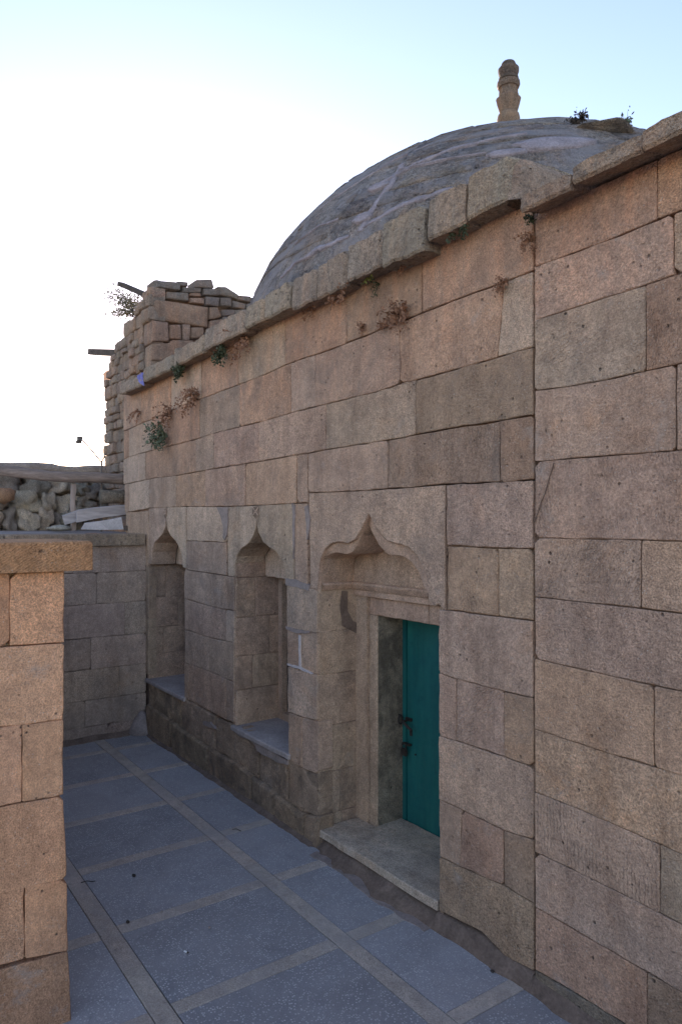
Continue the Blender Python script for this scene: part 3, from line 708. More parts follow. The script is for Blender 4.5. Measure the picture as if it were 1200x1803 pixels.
bm = bmesh.new(); pts = resample([(-4.02, WY - .05), (-2.9, WY - .03), (-2.9, WY - .10), (-3.3, WY - .13), (-3.75, WY - .10), (-4.0, WY - .12)], .05)
slab(bm, [(u + .02 * noise.noise((u * 9, v * 9, 1)), v + .02 * noise.noise((u * 9, v * 9, 7))) for u, v in pts], -.01, .0045, F_z(0)); bm_obj('cement_smear', bm, M_CEMENT, bld)

# ---------------------------------------------------------------- cornice
def cornice_stone(x0, x1, zb, zt, out, parent, mat, rough=.016, seed=0, back=.45, chip=.5, thick_in=None, col=None, wallz=None):
    n = max(4, int((x1 - x0) / .028)); bm = bmesh.new(); rows = []
    wz = wallz if wallz is not None else zb + .01
    for i in range(n + 1):
        t = i / n; x = x0 + .004 + (x1 - x0 - .008) * t
        e = min(t, 1 - t) * (x1 - x0)
        rnd = (.022 if rough > .01 else .006) * max(0, 1 - e / .035) ** 2
        nz = lambda k: noise.noise((x * 7 + seed * 3.3, k * 5.1, seed)) + .6 * noise.noise((x * 23, k * 3.7, seed + 4)) + .35 * noise.noise((x * 55, k * 7.7, seed + 8))
        zt_ = zt + rough * 1.3 * nz(1) - rnd; o_ = out + rough * .8 * nz(2) - rnd; zb_ = zb + rough * .7 * nz(3) + rnd * .5
        c = .03 * chip
        prof = [(0.03, wz), (0.0, wz - .002), (-o_ * .55, zb_ + (wz - zb) * .45 + .004 * nz(9)), (-o_ + .012, zb_), (-o_, zb_ + .014), (-o_ + rough * .35 * nz(5), zb_ + (zt_ - zb_) * .35), (-o_ + .006 + rough * .4 * nz(6), zb_ + (zt_ - zb_) * .7),
                (-o_ + c * (.7 + .5 * nz(7)), zt_ - c * .6), (-o_ + c * 2.6, zt_ + rough * .2 * nz(8)), (-o_ + .18, zt_ + (.02 if rough > .01 else .002) + rough * .6 * nz(10)), (back * .5, zt_ + (.035 if rough > .01 else .003)), (back, zt_ + (.05 if rough > .01 else .004)), (back, zb)]
        rows.append([bm.verts.new((x, WY + a, b_)) for a, b_ in prof])
    m_ = len(rows[0])
    for a, b_ in zip(rows, rows[1:]):
        for j in range(m_): bm.faces.new((a[j], a[(j + 1) % m_], b_[(j + 1) % m_], b_[j]))
    bm.faces.new(rows[0][::-1]); bm.faces.new(rows[-1])
    o = bm_obj('cornice_stone', bm, mat, parent, color=col or stone_col((.31, .262, .220)))
    for p in o.data.polygons: p.use_smooth = True
    o.data.set_sharp_from_angle(angle=R(27))
    return o
YC = WY - .13
cpx = [(209, 250), (250, 302), (302, 358), (358, 428), (428, 462), (462, 508), (508, 552), (552, 607), (607, 672), (672, 745), (745, 815), (815, 896)]
cb = [3.62, 3.64, 3.66, 3.675, 3.69, 3.69, 3.67, 3.665, 3.685, 3.655, 3.70, 3.71]
ct = [3.75, 3.79, 3.82, 3.86, 3.87, 3.875, 3.885, 3.895, 3.905, 3.91, 3.925, 3.935]
co = [.125, .13, .125, .13, .13, .135, .125, .125, .13, .15, .132, .132]
for i, ((a, b_), zb, zt, oo) in enumerate(zip(cpx, cb, ct, co)):
    xa = on_y(a, 500, YC).x; xb = on_y(b_, 500, YC).x
    cornice_stone(xa, xb, zb, zt, oo, bld, M_CORN, seed=i * 1.7, wallz=zb + .012, rough=.013)
# the return of the cornice round the corner towards the back
xe = on_y(896, 500, YC).x
bm = bmesh.new(); rows = []
for i in range(26):
    t = i / 25
    if t < .35:
        q = t / .35 * math.pi / 2; cx_, cy_ = xe - .06 + .13 * math.sin(q) - .0, WY + .03 - .155 * math.cos(q); nx, ny = math.sin(q), -math.cos(q)
    else:
        cx_, cy_ = xe + .07, WY + .03 + (t - .35) / .65 * 1.6; nx, ny = 1, 0
    j_ = .012 * noise.noise((cx_ * 8, cy_ * 8, 2)) + .008 * noise.noise((cx_ * 22, cy_ * 22, 2))
    pf = [(-.4, 3.72), (0 + j_, 3.715), (.0 + j_, 3.80), (-.015 + j_, 3.88), (-.05, 3.925 + j_), (-.15, 3.96 + j_), (-.4, 4.0)]
    rows.append([bm.verts.new((cx_ + nx * a, cy_ + ny * a, z)) for a, z in pf])
for a, b_ in zip(rows, rows[1:]):
    for j in range(len(pf)): bm.faces.new((a[j], a[(j + 1) % len(pf)], b_[(j + 1) % len(pf)], b_[j]))
bm.faces.new(rows[0][::-1]); bm.faces.new(rows[-1])
bm_obj('cornice_stone', bm, M_CORN, bld, smooth=True, color=(.315, .24, .195))

# building sides, roof deck
bm = bmesh.new()
add_box(bm, (-8.0, WY + .901, -.05), (-2.38, 8.3, 3.70)); bm_obj('rear_wall', bm, M_STONE, bld, color=C_GREY)
bm = bmesh.new(); g_ = []
nx_, ny_ = 36, 36
for i in range(nx_ + 1):
    g_.append([])
    for j in range(ny_ + 1):
        x = -8.02 + (5.66) * i / nx_; y = WY + .02 + 5.6 * j / ny_
        rr = math.hypot(x + 4.98, y - 5.6)
        z = 3.80 + .02 * noise.noise((x * 2, y * 2, 0)) + .10 * max(0, 1 - abs(rr - 2.7) / .5) + (.09 * (x + 8) / 5.6)
        g_[-1].append(bm.verts.new((x, y, z)))
for i in range(nx_):
    for j in range(ny_): bm.faces.new((g_[i][j], g_[i + 1][j], g_[i + 1][j + 1], g_[i][j + 1]))
bm_obj('roof', bm, M_DCEM, bld, smooth=True)

# ---------------------------------------------------------------- dome
DC = Vector((-4.98, 5.60, 3.66)); DR = 2.727; DK = .8
def dome_pt(lon, lat, out=0):
    r = DR + out
    return Vector((DC.x + r * math.cos(lat) * math.cos(lon), DC.y + r * math.cos(lat) * math.sin(lon), DC.z + r * DK * math.sin(lat)))
bm = bmesh.new(); rows = []
NL = 120
for i in range(0, 31):
    lat = R(-6) + (R(88.5) - R(-6)) * i / 30
    rows.append([bm.verts.new(dome_pt(2 * math.pi * k / NL, lat, .028 * noise.noise(dome_pt(2 * math.pi * k / NL, lat) * 2.2) + .008 * noise.noise(dome_pt(2 * math.pi * k / NL, lat) * 7))) for k in range(NL)])
for a, b_ in zip(rows, rows[1:]):
    for k in range(NL): bm.faces.new((a[k], a[(k + 1) % NL], b_[(k + 1) % NL], b_[k]))
bm.faces.new(rows[-1])
dome = bm_obj('dome', bm, M_DOMEST, bld, smooth=True, color=(.25, .235, .24))
def dome_stone(l0, l1, a0, a1, out, col):
    bm = bmesh.new(); nu, nv = max(4, int((l1 - l0) * 12)), 4; s = rng.random() * 40; G = []
    for i in range(nu + 1):
        G.append([])
        for j in range(nv + 1):
            u, v = ([0, .02] + [k_ / (nu - 2) for k_ in range(1, nu - 2)] + [.98, 1])[i] if nu > 3 else i / nu, [0, .05, .5, .95, 1][j]
            lon = l0 + (l1 - l0) * u; lat = a0 + (a1 - a0) * v
            e = min(u, 1 - u) * (l1 - l0) * DR, min(v, 1 - v) * (a1 - a0) * DR
            edge = i in (0, nu) or j in (0, nv)
            lon += .022 * noise.noise((lon * 9 + s, lat * 9, 1)); lat += .020 * noise.noise((lon * 9, lat * 9 + s, 5))
            h = -.03 if edge else out + .020 * noise.noise((lon * 11, lat * 17, s)) + .010 * noise.noise((lon * 34, lat * 44, s))
            G[-1].append(bm.verts.new(dome_pt(lon, lat, h)))
    for i in range(nu):
        for j in range(nv): bm.faces.new((G[i][j], G[i + 1][j], G[i + 1][j + 1], G[i][j + 1]))
    # inner ring pulled close to the edge, so that the stone has a sharp face
    o = bm_obj('dome_stone', bm, M_DOMEST, dome, smooth=True, color=col)
lat = R(-3); row = 0; cnt = 0
while lat < R(74):
    dl = R(3.7) + R(1.5) * rng.random()
    n = max(5, int(2 * math.pi * math.cos(lat + dl / 2) * DR / .62)); lo = rng.random() * .4 + math.pi * .78
    k = 0; lon = lo
    while lon < lo + math.pi * 1.36:
        wd = 2 * math.pi / n * rng.uniform(.45, 1.7)
        if rng.random() > .025 and cnt < 298:
            m_ = rng.uniform(.006, .022) / DR; mm = rng.uniform(.004, .02) / DR / math.cos(lat + dl / 2)
            c = rng.choice([(.22, .208, .215), (.24, .22, .22), (.21, .20, .215), (.26, .23, .215)])
            dome_stone(lon + mm, lon + wd - mm, lat + m_, lat + dl - m_, rng.uniform(-.004, .012), stone_col(c)); cnt += 1
        lon += wd
    lat += dl; row += 1
def to_ll(p):
    d = Vector((p.x - DC.x, p.y - DC.y, (p.z - DC.z) / DK)).normalized(); return math.atan2(d.y, d.x), math.asin(d.z)
# crown cap of cement and raised crest
bm = bmesh.new(); add_lathe(bm, (DC.x, DC.y, DC.z + DR * DK - .12), [(.95, -.02), (.9, .03), (.6, .10), (.25, .135), (.1, .14)], 40, lambda i, q: 1 + .05 * noise.noise((math.cos(q) * 2, math.sin(q) * 2, i * .3)))
bm_obj('dome_crown', bm, M_DCEM, dome, smooth=True)
# ---------------------------------------------------------------- finial
fz = DC.z + DR * DK - .02
fin = thing('stone_finial', 'tall carved stone finial standing on top of the dome', 'finial', (DC.x, DC.y, fz))
top = 6.90 - fz
fr_ = .105
def fin_part(nm, prof, col, flutes=0, fd=.0, n=36, z0=0):
    bm = bmesh.new()
    add_lathe(bm, (DC.x, DC.y, fz), [(r * fr_, z) for r, z in prof], n, (lambda i, q: 1 + (fd * math.cos(q * flutes) if 0 < i < len(prof) - 1 and flutes else 0) + .02 * noise.noise((math.cos(q) * 2, math.sin(q) * 2, i))))
    o = bm_obj(nm, bm, M_FINIAL, fin, smooth=True, color=col); o.data.set_sharp_from_angle(angle=R(28)); return o
T = top
fin_part('finial_base', [(.9, -.1), (.92, T - .66), (1.04, T - .63), (1.10, T - .58), (1.02, T - .54), (.80, T - .515)], (.20, .155, .12))
fin_part('finial_leaf_band', [(.82, T - .516), (.80, T - .50), (.98, T - .43), (1.10, T - .37), (1.04, T - .355), (.84, T - .34), (.82, T - .28), (.86, T - .265)], (.20, .152, .118), 8, .09, 64)
fin_part('finial_collar', [(.82, T - .266), (.98, T - .262), (1.10, T - .235), (1.08, T - .205), (.88, T - .192)], (.17, .135, .11))
fin_part('finial_ring', [(.86, T - .193), (.97, T - .185), (.95, T - .165), (.84, T - .155)], (.12, .1, .085))
fin_part('finial_vase', [(.82, T - .156), (.98, T - .10), (1.0, T - .07), (.84, T - .05), (.64, T - .045)], (.11, .09, .08))
fin_part('finial_tip', [(.66, T - .046), (.70, T - .02), (.62, T - .004), (.3, T)], (.10, .085, .075), n=20)

# ================================================================ ANNEX WALL (right)
ann = thing('annex_wall', 'tall wall of large smooth tuff blocks right of the green door, with a thin stone coping', 'wall', (-1.0, WY, 0))
bm = bmesh.new(); add_box(bm, (-2.233, WY + .032, -.05), (2.6, WY + .9, 3.66)); bm_obj('wall_core', bm, M_MORTAR, ann)
XJ = 941
rl = {
 1: [(XJ, 470), (1025, 440), (1107, 409), (1157, 386), (1200, 370)],
 2: [(XJ, 564), (1012, 542), (1057, 527), (1137, 502), (1185, 485), (1200, 480)],
 3: [(XJ, 688), (985, 684), (1022, 677), (1082, 666), (1122, 656), (1190, 642), (1200, 639)],
 4: [(XJ, 813), (1200, 793)], 5: [(XJ, 947), (1128, 951), (1200, 953)],
 6: [(XJ, 1051), (1127, 1071), (1200, 1081)], 7: [(XJ, 1160), (1029, 1180), (1150, 1207), (1200, 1219)],
 8: [(XJ, 1283), (1052, 1320), (1150, 1350), (1200, 1365)], 9: [(XJ, 1394), (1025, 1427), (1161, 1487), (1200, 1505)],
 10: [(XJ, 1499), (1052, 1552), (1161, 1608), (1200, 1629)], 11: [(XJ, 1597), (1025, 1646), (1139, 1712), (1200, 1748)],
 12: [(XJ, 1708), (1025, 1756), (1096, 1801), (1200, 1866)]}
rj = {0: [1157], 1: [1185], 2: [1137], 3: [1190], 4: [], 5: [1128], 6: [], 7: [1151], 8: [], 9: [1161], 10: [], 11: [1139]}
rc = {0: [C_TAN, C_TAN], 1: [C_PINK, C_PINK], 2: [C_GREY, C_TAN], 3: [C_PINK, C_PINK], 4: [C_PINK], 5: [C_PINK, C_OCHRE], 6: [C_PINK], 7: [C_TAN, C_TAN], 8: [C_TAN], 9: [C_PINK, C_GREY], 10: [C_GREY], 11: [C_TAN, C_BROWN]}
def z_at(i, x):                                     # height of course line i at wall coordinate x
    if i == 0: return 3.66
    L = [pm(a, b_) for a, b_ in rl[i]]
    if x >= L[-1][0]: return L[-1][1]
    return lerp_line(L, x)
xw = pm(XJ, 900)[0]
for i in range(12):
    js = [xw] + [pm(j, 900)[0] for j in rj[i]]
    last = js[-1]
    if len(js) == 1: last = xw
    x = pm(1200, 900)[0] + rng.uniform(.1, .5) if not rj[i] else pm(rj[i][0], 900)[0] + rng.uniform(.6, 1.0)
    while x < 2.3:
        js.append(x); x += rng.uniform(.55, 1.05)
    js.append(2.6)
    cols = rc[i]
    for k, (a, b_) in enumerate(zip(js, js[1:])):
        n = max(1, int((b_ - a) / .18))
        tp = [(a + (b_ - a) * t / n, z_at(i, a + (b_ - a) * t / n)) for t in range(n + 1)]
        bp = [(a + (b_ - a) * t / n, z_at(i + 1, a + (b_ - a) * t / n)) for t in range(n + 1)]
        c = cols[k] if k < len(cols) else rng.choice([C_PINK, C_TAN, C_GREY])
        block('stone_block', bp + tp[::-1], F_main, ann, M_STONE_R, color=stone_col(c), gap=rng.uniform(.0010, .0024), bev=.0035, rough=.0012, tilt=.0015, proud=.004)
# lowest course down into the floor, darker footing
x = xw
while x < 2.5:
    x2 = min(2.6, x + rng.uniform(.8, 1.3)); n = 5
    tp = [(x + (x2 - x) * t / n, z_at(12, x + (x2 - x) * t / n) if x + (x2 - x) * t / n < -1.6 else .05) for t in range(n + 1)]
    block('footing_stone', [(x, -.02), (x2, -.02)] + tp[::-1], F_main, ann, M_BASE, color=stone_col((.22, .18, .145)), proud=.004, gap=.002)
    x = x2
fillet([(-2.236, WY, 0, -1), (2.6, WY, 0, -1)], .055, M_DARKM, ann, hk=1.5)
# vertical mortar band in the joint between annex and domed building
patch([(941, 470), (950, 470), (950, 560), (947, 590), (942, 600)], M_STONE_R, .002, 'mortar_patch', parent=ann).color = (*C_PINK, 1)
patch([(975.5, 815), (962, 860), (950, 895), (942, 919), (942.4, 919), (950.4, 895), (962.4, 860), (975.9, 815)], M_DARKM, .0085, 'crack', parent=ann, th=.002)
YC2 = WY - .15
cc = [(912, 1002, 3.615, 3.690, .15), (1004, 1129, 3.635, 3.712, .15), (1131, 1222, 3.63, 3.712, .17)]
for i, (a, b_, zb, zt, oo) in enumerate(cc):
    cornice_stone(on_y(a, 300, YC2).x, on_y(b_, 300, YC2).x, zb, zt, oo, ann, M_CORN, seed=40 + i, wallz=zb + .035, rough=.0045, chip=.12, col=stone_col((.285, .225, .18)))
x = on_y(1222, 300, YC2).x
while x < 2.5:
    cornice_stone(x, x + .72, 3.63, 3.712, .16, ann, M_CORN, seed=x, wallz=3.665, rough=.0045, chip=.12, col=stone_col((.285, .225, .18))); x += .72
bm = bmesh.new(); add_box(bm, (-2.2, WY + .3, 3.661), (2.6, 7, 3.70)); bm_obj('roof', bm, M_DCEM, ann)

# ================================================================ FAR WALL AND TERRACE
XF = -7.40
farw = thing('courtyard_end_wall', 'low stone wall closing the far end of the courtyard below the terrace, with flat coping', 'wall', (XF, 1.5, 0))
zs = [-.02, .14, .41, .72, 1.04, 1.38, 1.70, 1.975]
panel(F_x(XF), (-.2, WY + .004), zs, [[.2, .5, .86], [.1, .3, .55, .78], [.18, .42, .66, .9], [.08, .3, .55, .80], [.2, .46, .68, .92], [.1, .34, .58, .82], [.2, .5, .74]], farw, M_FAR, col=(.30, .235, .205), tilt=.002, depth=.06)
bm = bmesh.new(); add_box(bm, (XF - .5, -2.3, -.05), (XF - .05, WY - .003, 1.97)); bm_obj('wall_core', bm, M_MORTAR, farw)
y = WY - .02
for L in (.62, .75, .6, .8, .7):
    p = [(XF - .5, y - L), (XF + .05, y - L), (XF + .05, y), (XF - .5, y)]
    block('coping_stone', p, F_z(2.095), farw, M_CORN, color=stone_col((.27, .212, .178)), depth=.12, bev=.008, rough=.003, tilt=.001); y -= L
fillet([(XF, -2.3, 1, 0), (XF, WY - .02, 1, 0)], .06, M_DARKM, farw)
bm = bmesh.new(); add_lathe(bm, (XF + .02, WY - .05, 0), [(.16, -.01), (.13, .05), (.07, .16), (.02, .22)], 14, lambda i, q: 1 + .3 * noise.noise((math.cos(q), math.sin(q), i))); bm_obj('cement_lump', bm, M_CEMENT, farw, smooth=True)
# terrace
bm = bmesh.new(); G = []
for i in range(31):
    G.append([])
    for j in range(31):
        x = XF - .45 - 8 * i / 30; y_ = -6 + (WY + .15 + 6) * j / 30
        G[-1].append(bm.verts.new((x, y_, 2.085 + .012 * min(4, (XF - x)) + .015 * noise.noise((x * 2, y_ * 2, 0)))))
for i in range(30):
    for j in range(30): bm.faces.new((G[i][j], G[i][j + 1], G[i + 1][j + 1], G[i + 1][j]))
add_box(bm, (-16, -6, -.05), (XF - .505, WY + .1, 2.05))
tag(bm_obj('terrace', bm, M_TERR), None, None, kind='structure')

# ================================================================ NEAR PARAPET (left)
XP = -3.28
par = thing('parapet_wall', 'orange brown stone parapet with thick tooled coping slab at the near left edge', 'wall', (XP, .4, 0))
ed = [(115, 1006), (114, 1131), (113, 1268), (113, 1400), (118, 1548), (121, 1672), (126, 1800)]
rows_ = [[(0, 1006), (115, 1006)], [(0, 1139), (114, 1131)], [(0, 1279), (113, 1268)], [(0, 1420), (113, 1400)], [(0, 1567), (118, 1548)], [(0, 1697), (121, 1675)], [(0, 1830), (126, 1797)]]
pj = [[18], [], [39], [], [44], []]
def px_x(px, py): p = on_x(px, py, XP); return (p.y, p.z)
Fp = F_x(XP)
ycols = [[(.34, .19, .115), (.38, .215, .135)], [(.38, .225, .15)], [(.37, .22, .148), (.36, .215, .145)], [(.35, .205, .138)], [(.34, .195, .128)] * 2, [(.28, .16, .105)]]
for i in range(6):
    t, b_ = rows_[i], rows_[i + 1]
    zt0, zt1 = px_x(*t[0])[1], px_x(*t[1])[1]; zb0, zb1 = px_x(*b_[0])[1], px_x(*b_[1])[1]
    if i == 0: zt0 = zt1 = 1.992
    if i == 5: zb0 = zb1 = -.015
    yR_t, yR_b = px_x(*t[1])[0], px_x(*b_[1])[0]; yL = px_x(0, 1300)[0]
    js = [px_x(j, 1300)[0] for j in pj[i]]
    def ZT(y): return zt0 + (zt1 - zt0) * (y - yL) / (yR_t - yL) if y > yL else zt0
    def ZB(y): return zb0 + (zb1 - zb0) * (y - yL) / (yR_b - yL) if y > yL else zb0
    cuts = []; y = (js[0] if js else yL + .1) - rng.uniform(.35, .55)
    while y > -2.2: cuts.append(y); y -= rng.uniform(.4, .6)
    cuts = [-2.3] + cuts[::-1] + js
    for k, a in enumerate(cuts):
        bnd = cuts[k + 1] if k + 1 < len(cuts) else None
        u1t, u1b = (bnd, bnd) if bnd is not None else (yR_t, yR_b)
        ci = k - (len(cuts) - len(ycols[i]))
        c = ycols[i][max(0, min(len(ycols[i]) - 1, ci))]
        block('stone_block', [(a, ZB(a)), (u1b, ZB(u1b)), (u1t, ZT(u1t)), (a, ZT(a))], Fp, par, M_PILLAR, color=stone_col(c), gap=.0014, bev=.004, rough=.0018, depth=.25 if bnd is None else .08, tilt=.0015)
bm = bmesh.new(); add_box(bm, (XP - .5, -2.3, -.05), (XP - .05, .80, 1.99)); add_box(bm, (XP - .62, -2.3, -.05), (XP - .499, .79, 1.985)); add_box(bm, (XF + .005, .35, -.05), (XP - .621, .78, 1.90)); bm_obj('wall_core', bm, M_PILLAR, par, color=(.34, .24, .165))
# north face of the returning stretch (faces the courtyard)
panel(lambda u, v, o: Vector((u, .80 + o, v)), (XF + .02, XP - .26), [-.02, .34, .69, 1.04, 1.38, 1.70, 1.90], [[.1, .3, .5, .7, .9], [.2, .4, .62, .84], [.1, .3, .5, .72, .9], [.2, .42, .6, .8], [.12, .3, .5, .7, .88], [.2, .4, .6, .8]], par, M_FAR, col=(.30, .225, .17), depth=.03, tilt=.002)
for a, b_ in ((-2.3, -1.5), (-1.5, -.62), (-.62, .935)):
    p = [(XP - .64, a), (XP + .055, a), (XP + .055, b_), (XP - .64, b_)]
    block('coping_slab', p, F_z(2.122), par, M_CAP, color=(.30, .165, .09) if b_ > 0 else (.31, .19, .12), depth=.128, bev=.007, rough=.003, tilt=.001)
pc = on_z(8, 938, 2.15)
def lump(name, c, r, mat, parent=None, seed=0, sub=2, amp=.3, color=None, rot=0, boxy=0.0, crease=False):
    bm = bmesh.new(); bmesh.ops.create_icosphere(bm, subdivisions=sub, radius=1)
    cr, sr = math.cos(rot), math.sin(rot)
    for v in bm.verts:
        d = v.co.copy(); 
        if boxy:
            k = max(abs(d.x), abs(d.y), abs(d.z)); d = d.lerp(d / k * .82, boxy)
        d *= 1 + amp * noise.noise(v.co * 1.6 + Vector((seed, seed * 2, 0))) + (amp * .3 * noise.noise(v.co * 4.1 + Vector((seed, 0, seed))) if sub > 2 else 0)
        x, y_, z = d.x * r[0], d.y * r[1], d.z * r[2]
        v.co = Vector((c[0] + x * cr - y_ * sr, c[1] + x * sr + y_ * cr, c[2] + z))
    return bm_obj(name, bm, mat, parent, origin=c, color=color or stone_col((.3, .26, .22)), smooth=sub > 1)
tag(lump('loose_stone', (XP - .42, .46, 2.145), (.05, .035, .028), M_RUB, seed=4, color=(.10, .09, .08)), 'small dark loose stone lying on the coping at the left edge', 'stone')

# ================================================================ RUBBLE BUILDING behind the left end
XB, YB = -7.93, 2.95
rub = thing('rubble_building', 'half ruined rubble stone building rising behind the left end of the cornice', 'building', (XB, YB, 2.0))
bm = bmesh.new()
slab(bm, [(-9.58, 2.0), (XB - .08, 2.0), (XB - .08, 4.74), (-8.3, 4.72), (-8.5, 4.62), (-8.84, 4.50), (-9.18, 4.38), (-9.48, 4.12), (-9.58, 3.8)], -1.9, -.028, lambda u, v, o: Vector((u, YB - o, v)))
bm_obj('wall_core', bm, M_MORTAR, rub)
def stone_lump(pts, frame, parent, depth=.16, out=.035, col=None, mat=M_RUB, name='rubble_stone', gap=.004, rad=.25):
    """rounded squarish rubble stone from a quad outline in the plane"""
    if area(pts) < 0: pts = pts[::-1]
    p = offset(pts, gap); P = []
    n = len(p)
    for i in range(n):                        # cut the corners
        a, b_, c = p[i - 1], p[i], p[(i + 1) % n]
        for q, t in ((a, rad), (a, rad * .4), (c, rad * .4), (c, rad)):
            P.append((b_[0] + (q[0] - b_[0]) * t * .5, b_[1] + (q[1] - b_[1]) * t * .5))
    s = rng.random() * 90
    P = [(u + .012 * noise.noise((u * 9, v * 9, s)), v + .012 * noise.noise((u * 9, v * 9, s + 3))) for u, v in P]
    cu = sum(a for a, b_ in P) / len(P); cv = sum(b_ for a, b_ in P) / len(P)
    bm = bmesh.new(); rings = []
    for k, o in ((1.0, -depth), (1.0, out * .15), (.93, out * .7), (.78, out)):
        rings.append([bm.verts.new(frame(cu + (u - cu) * k, cv + (v - cv) * k, o + .010 * noise.noise((u * 12 * k, v * 12, s)) * (o > 0))) for u, v in P])
    m_ = len(P)
    for a, b_ in zip(rings, rings[1:]):
        for i in range(m_): bm.faces.new((a[i], a[(i + 1) % m_], b_[(i + 1) % m_], b_[i]))
    cvt = bm.verts.new(frame(cu, cv, out + .008 * noise.noise((cu * 5, cv * 5, s))))
    for i in range(m_): bm.faces.new((rings[-1][i], rings[-1][(i + 1) % m_], cvt))
    bm.faces.new(rings[0][::-1])
    o = bm_obj(name, bm, mat, parent, color=col or stone_col(rng.choice([C_PINK, C_TAN, C_GREY])), smooth=True)
    o.data.set_sharp_from_angle(angle=R(50)); return o
FB = F_x(XB)
def zpt(X, Y): return (150 + X / 4, 470 + Y / 4)
def on_face(pts): return [(on_x(*zpt(X, Y), XB).y, on_x(*zpt(X, Y), XB).z) for X, Y in pts]
C_RUBK = (.21, .19, .18)
for pts, c, rd in [
    ([(470, 222), (865, 278), (862, 432), (468, 372)], C_PINK, .05), ([(470, 374), (588, 386), (590, 532), (468, 530)], C_PINK, .06),
    ([(594, 404), (672, 404), (678, 518), (596, 512)], C_GREY, .25), ([(678, 402), (740, 405), (732, 520), (682, 522)], C_GREY, .25), ([(742, 424), (838, 422), (836, 506), (736, 508)], C_GREY, .3),
    ([(468, 536), (590, 534), (610, 516), (760, 520), (740, 700), (464, 660)], C_PINK, .08),
    ([(478, 88), (670, 110), (672, 170), (482, 152)], C_RUBK, .35), ([(640, 102), (722, 106), (724, 142), (660, 142)], C_RUBK, .3),
    ([(456, 158), (566, 180), (564, 222), (462, 220)], C_GREY, .4), ([(570, 172), (730, 184), (734, 250), (572, 230)], C_RUBK, .2),
    ([(680, 140), (818, 148), (816, 186), (684, 186)], C_RUBK, .35), ([(772, 92), (892, 84), (908, 152), (766, 150)], C_RUBK, .3),
    ([(732, 188), (816, 182), (818, 212), (734, 210)], C_GREY, .35), ([(820, 152), (950, 156), (945, 205), (822, 204)], C_RUBK, .25),
    ([(733, 214), (838, 218), (840, 270), (738, 262)], C_GREY, .25), ([(842, 207), (944, 218), (942, 282), (842, 272)], C_RUBK, .25),
    ([(928, 142), (985, 140), (1080, 196), (1070, 232), (928, 200)], C_RUBK, .2), ([(948, 212), (1028, 218), (1030, 288), (946, 282)], C_RUBK, .2),
    ([(1030, 234), (1134, 262), (1120, 300), (1032, 292)], C_RUBK, .25), ([(1060, 196), (1168, 208), (1165, 256), (1070, 236)], C_RUBK, .25),
    ([(870, 282), (930, 284), (960, 350), (900, 376), (870, 372)], C_GREY, .25), ([(950, 302), (1060, 300), (1050, 345), (962, 348)], C_RUBK, .3),
    ([(868, 380), (962, 362), (960, 440), (870, 450)], C_GREY, .3), ([(838, 458), (910, 462), (905, 540), (838, 520)], C_RUBK, .3),
    ([(960, 350), (1040, 350), (1040, 420), (962, 430)], C_RUBK, .3), ([(1045, 302), (1170, 290), (1170, 380), (1045, 380)], C_RUBK, .3), ([(1130, 262), (1240, 270), (1240, 292), (1130, 296)], C_RUBK, .3), ([(1170, 212), (1260, 230), (1260, 266), (1170, 256)], C_RUBK, .3)]:
    stone_lump(on_face(pts), FB, rub, col=stone_col(c), rad=rd * 1.3, depth=.22, out=.028)
# rough left face: plane y = YB facing the viewer, stepped ruin silhouette
def sil(z):                                   # leftmost x of the ruin at height z
    L = [(2.0, -9.62), (3.9, -9.63), (4.22, -9.54), (4.48, -9.22), (4.62, -8.84), (4.76, -8.45), (4.88, -8.2), (5.0, -8.05)]
    return lerp_line([(a, b_) for a, b_ in L], z)
FBy = lambda u, v, o: Vector((u, YB - o, v))
z = 2.05; nst = 0
quoins = [(2.05, 2.5), (2.5, 2.95), (2.95, 3.3), (3.3, 3.62), (3.62, 3.95), (3.95, 4.26), (4.26, 4.52)]
C_R1, C_R2 = (.29, .225, .19), (.27, .22, .19)
for k, (a, b_) in enumerate(quoins):
    L = .20 if k % 2 else .36
    if a > 4.1: L = .24
    stone_lump([(XB - L, a), (XB + .0, a), (XB + .0, b_), (XB - L + .02, b_)], FBy, rub, col=stone_col(C_R1), rad=.12, out=.012, depth=.14)
while z < 4.86:
    h = rng.uniform(.08, .17); x = sil(z + h / 2) + rng.uniform(-.015, .015)
    lim = XB - .37 + rng.uniform(-.02, .02)
    for k, (a, b_) in enumerate(quoins):
        if a <= z + h / 2 <= b_: lim = XB - ((.20 if k % 2 else .36) if a < 4.1 else .24)
    if z + h / 2 > 4.52: lim = XB + .02
    while x < lim - .04:
        wd = min(rng.uniform(.10, .26), lim - x)
        j = lambda: rng.uniform(-.014, .014)
        stone_lump([(x + j(), z + j()), (x + wd + j(), z + j()), (x + wd + j(), z + h + j()), (x + j(), z + h + j())], FBy, rub, out=rng.uniform(.0, .05), depth=.15, col=stone_col(rng.choice([C_R1, C_R2, (.25, .21, .185), (.31, .24, .195)])), rad=.6, gap=.001)
        x += wd; nst += 1
    z += h
# pale leaning stone and a scrap of blue cloth on the cornice
p = [on_y(240, 632, YB - .06), on_y(262, 615, YB - .06), on_y(258, 640, YB - .06), on_y(238, 662, YB - .06)]
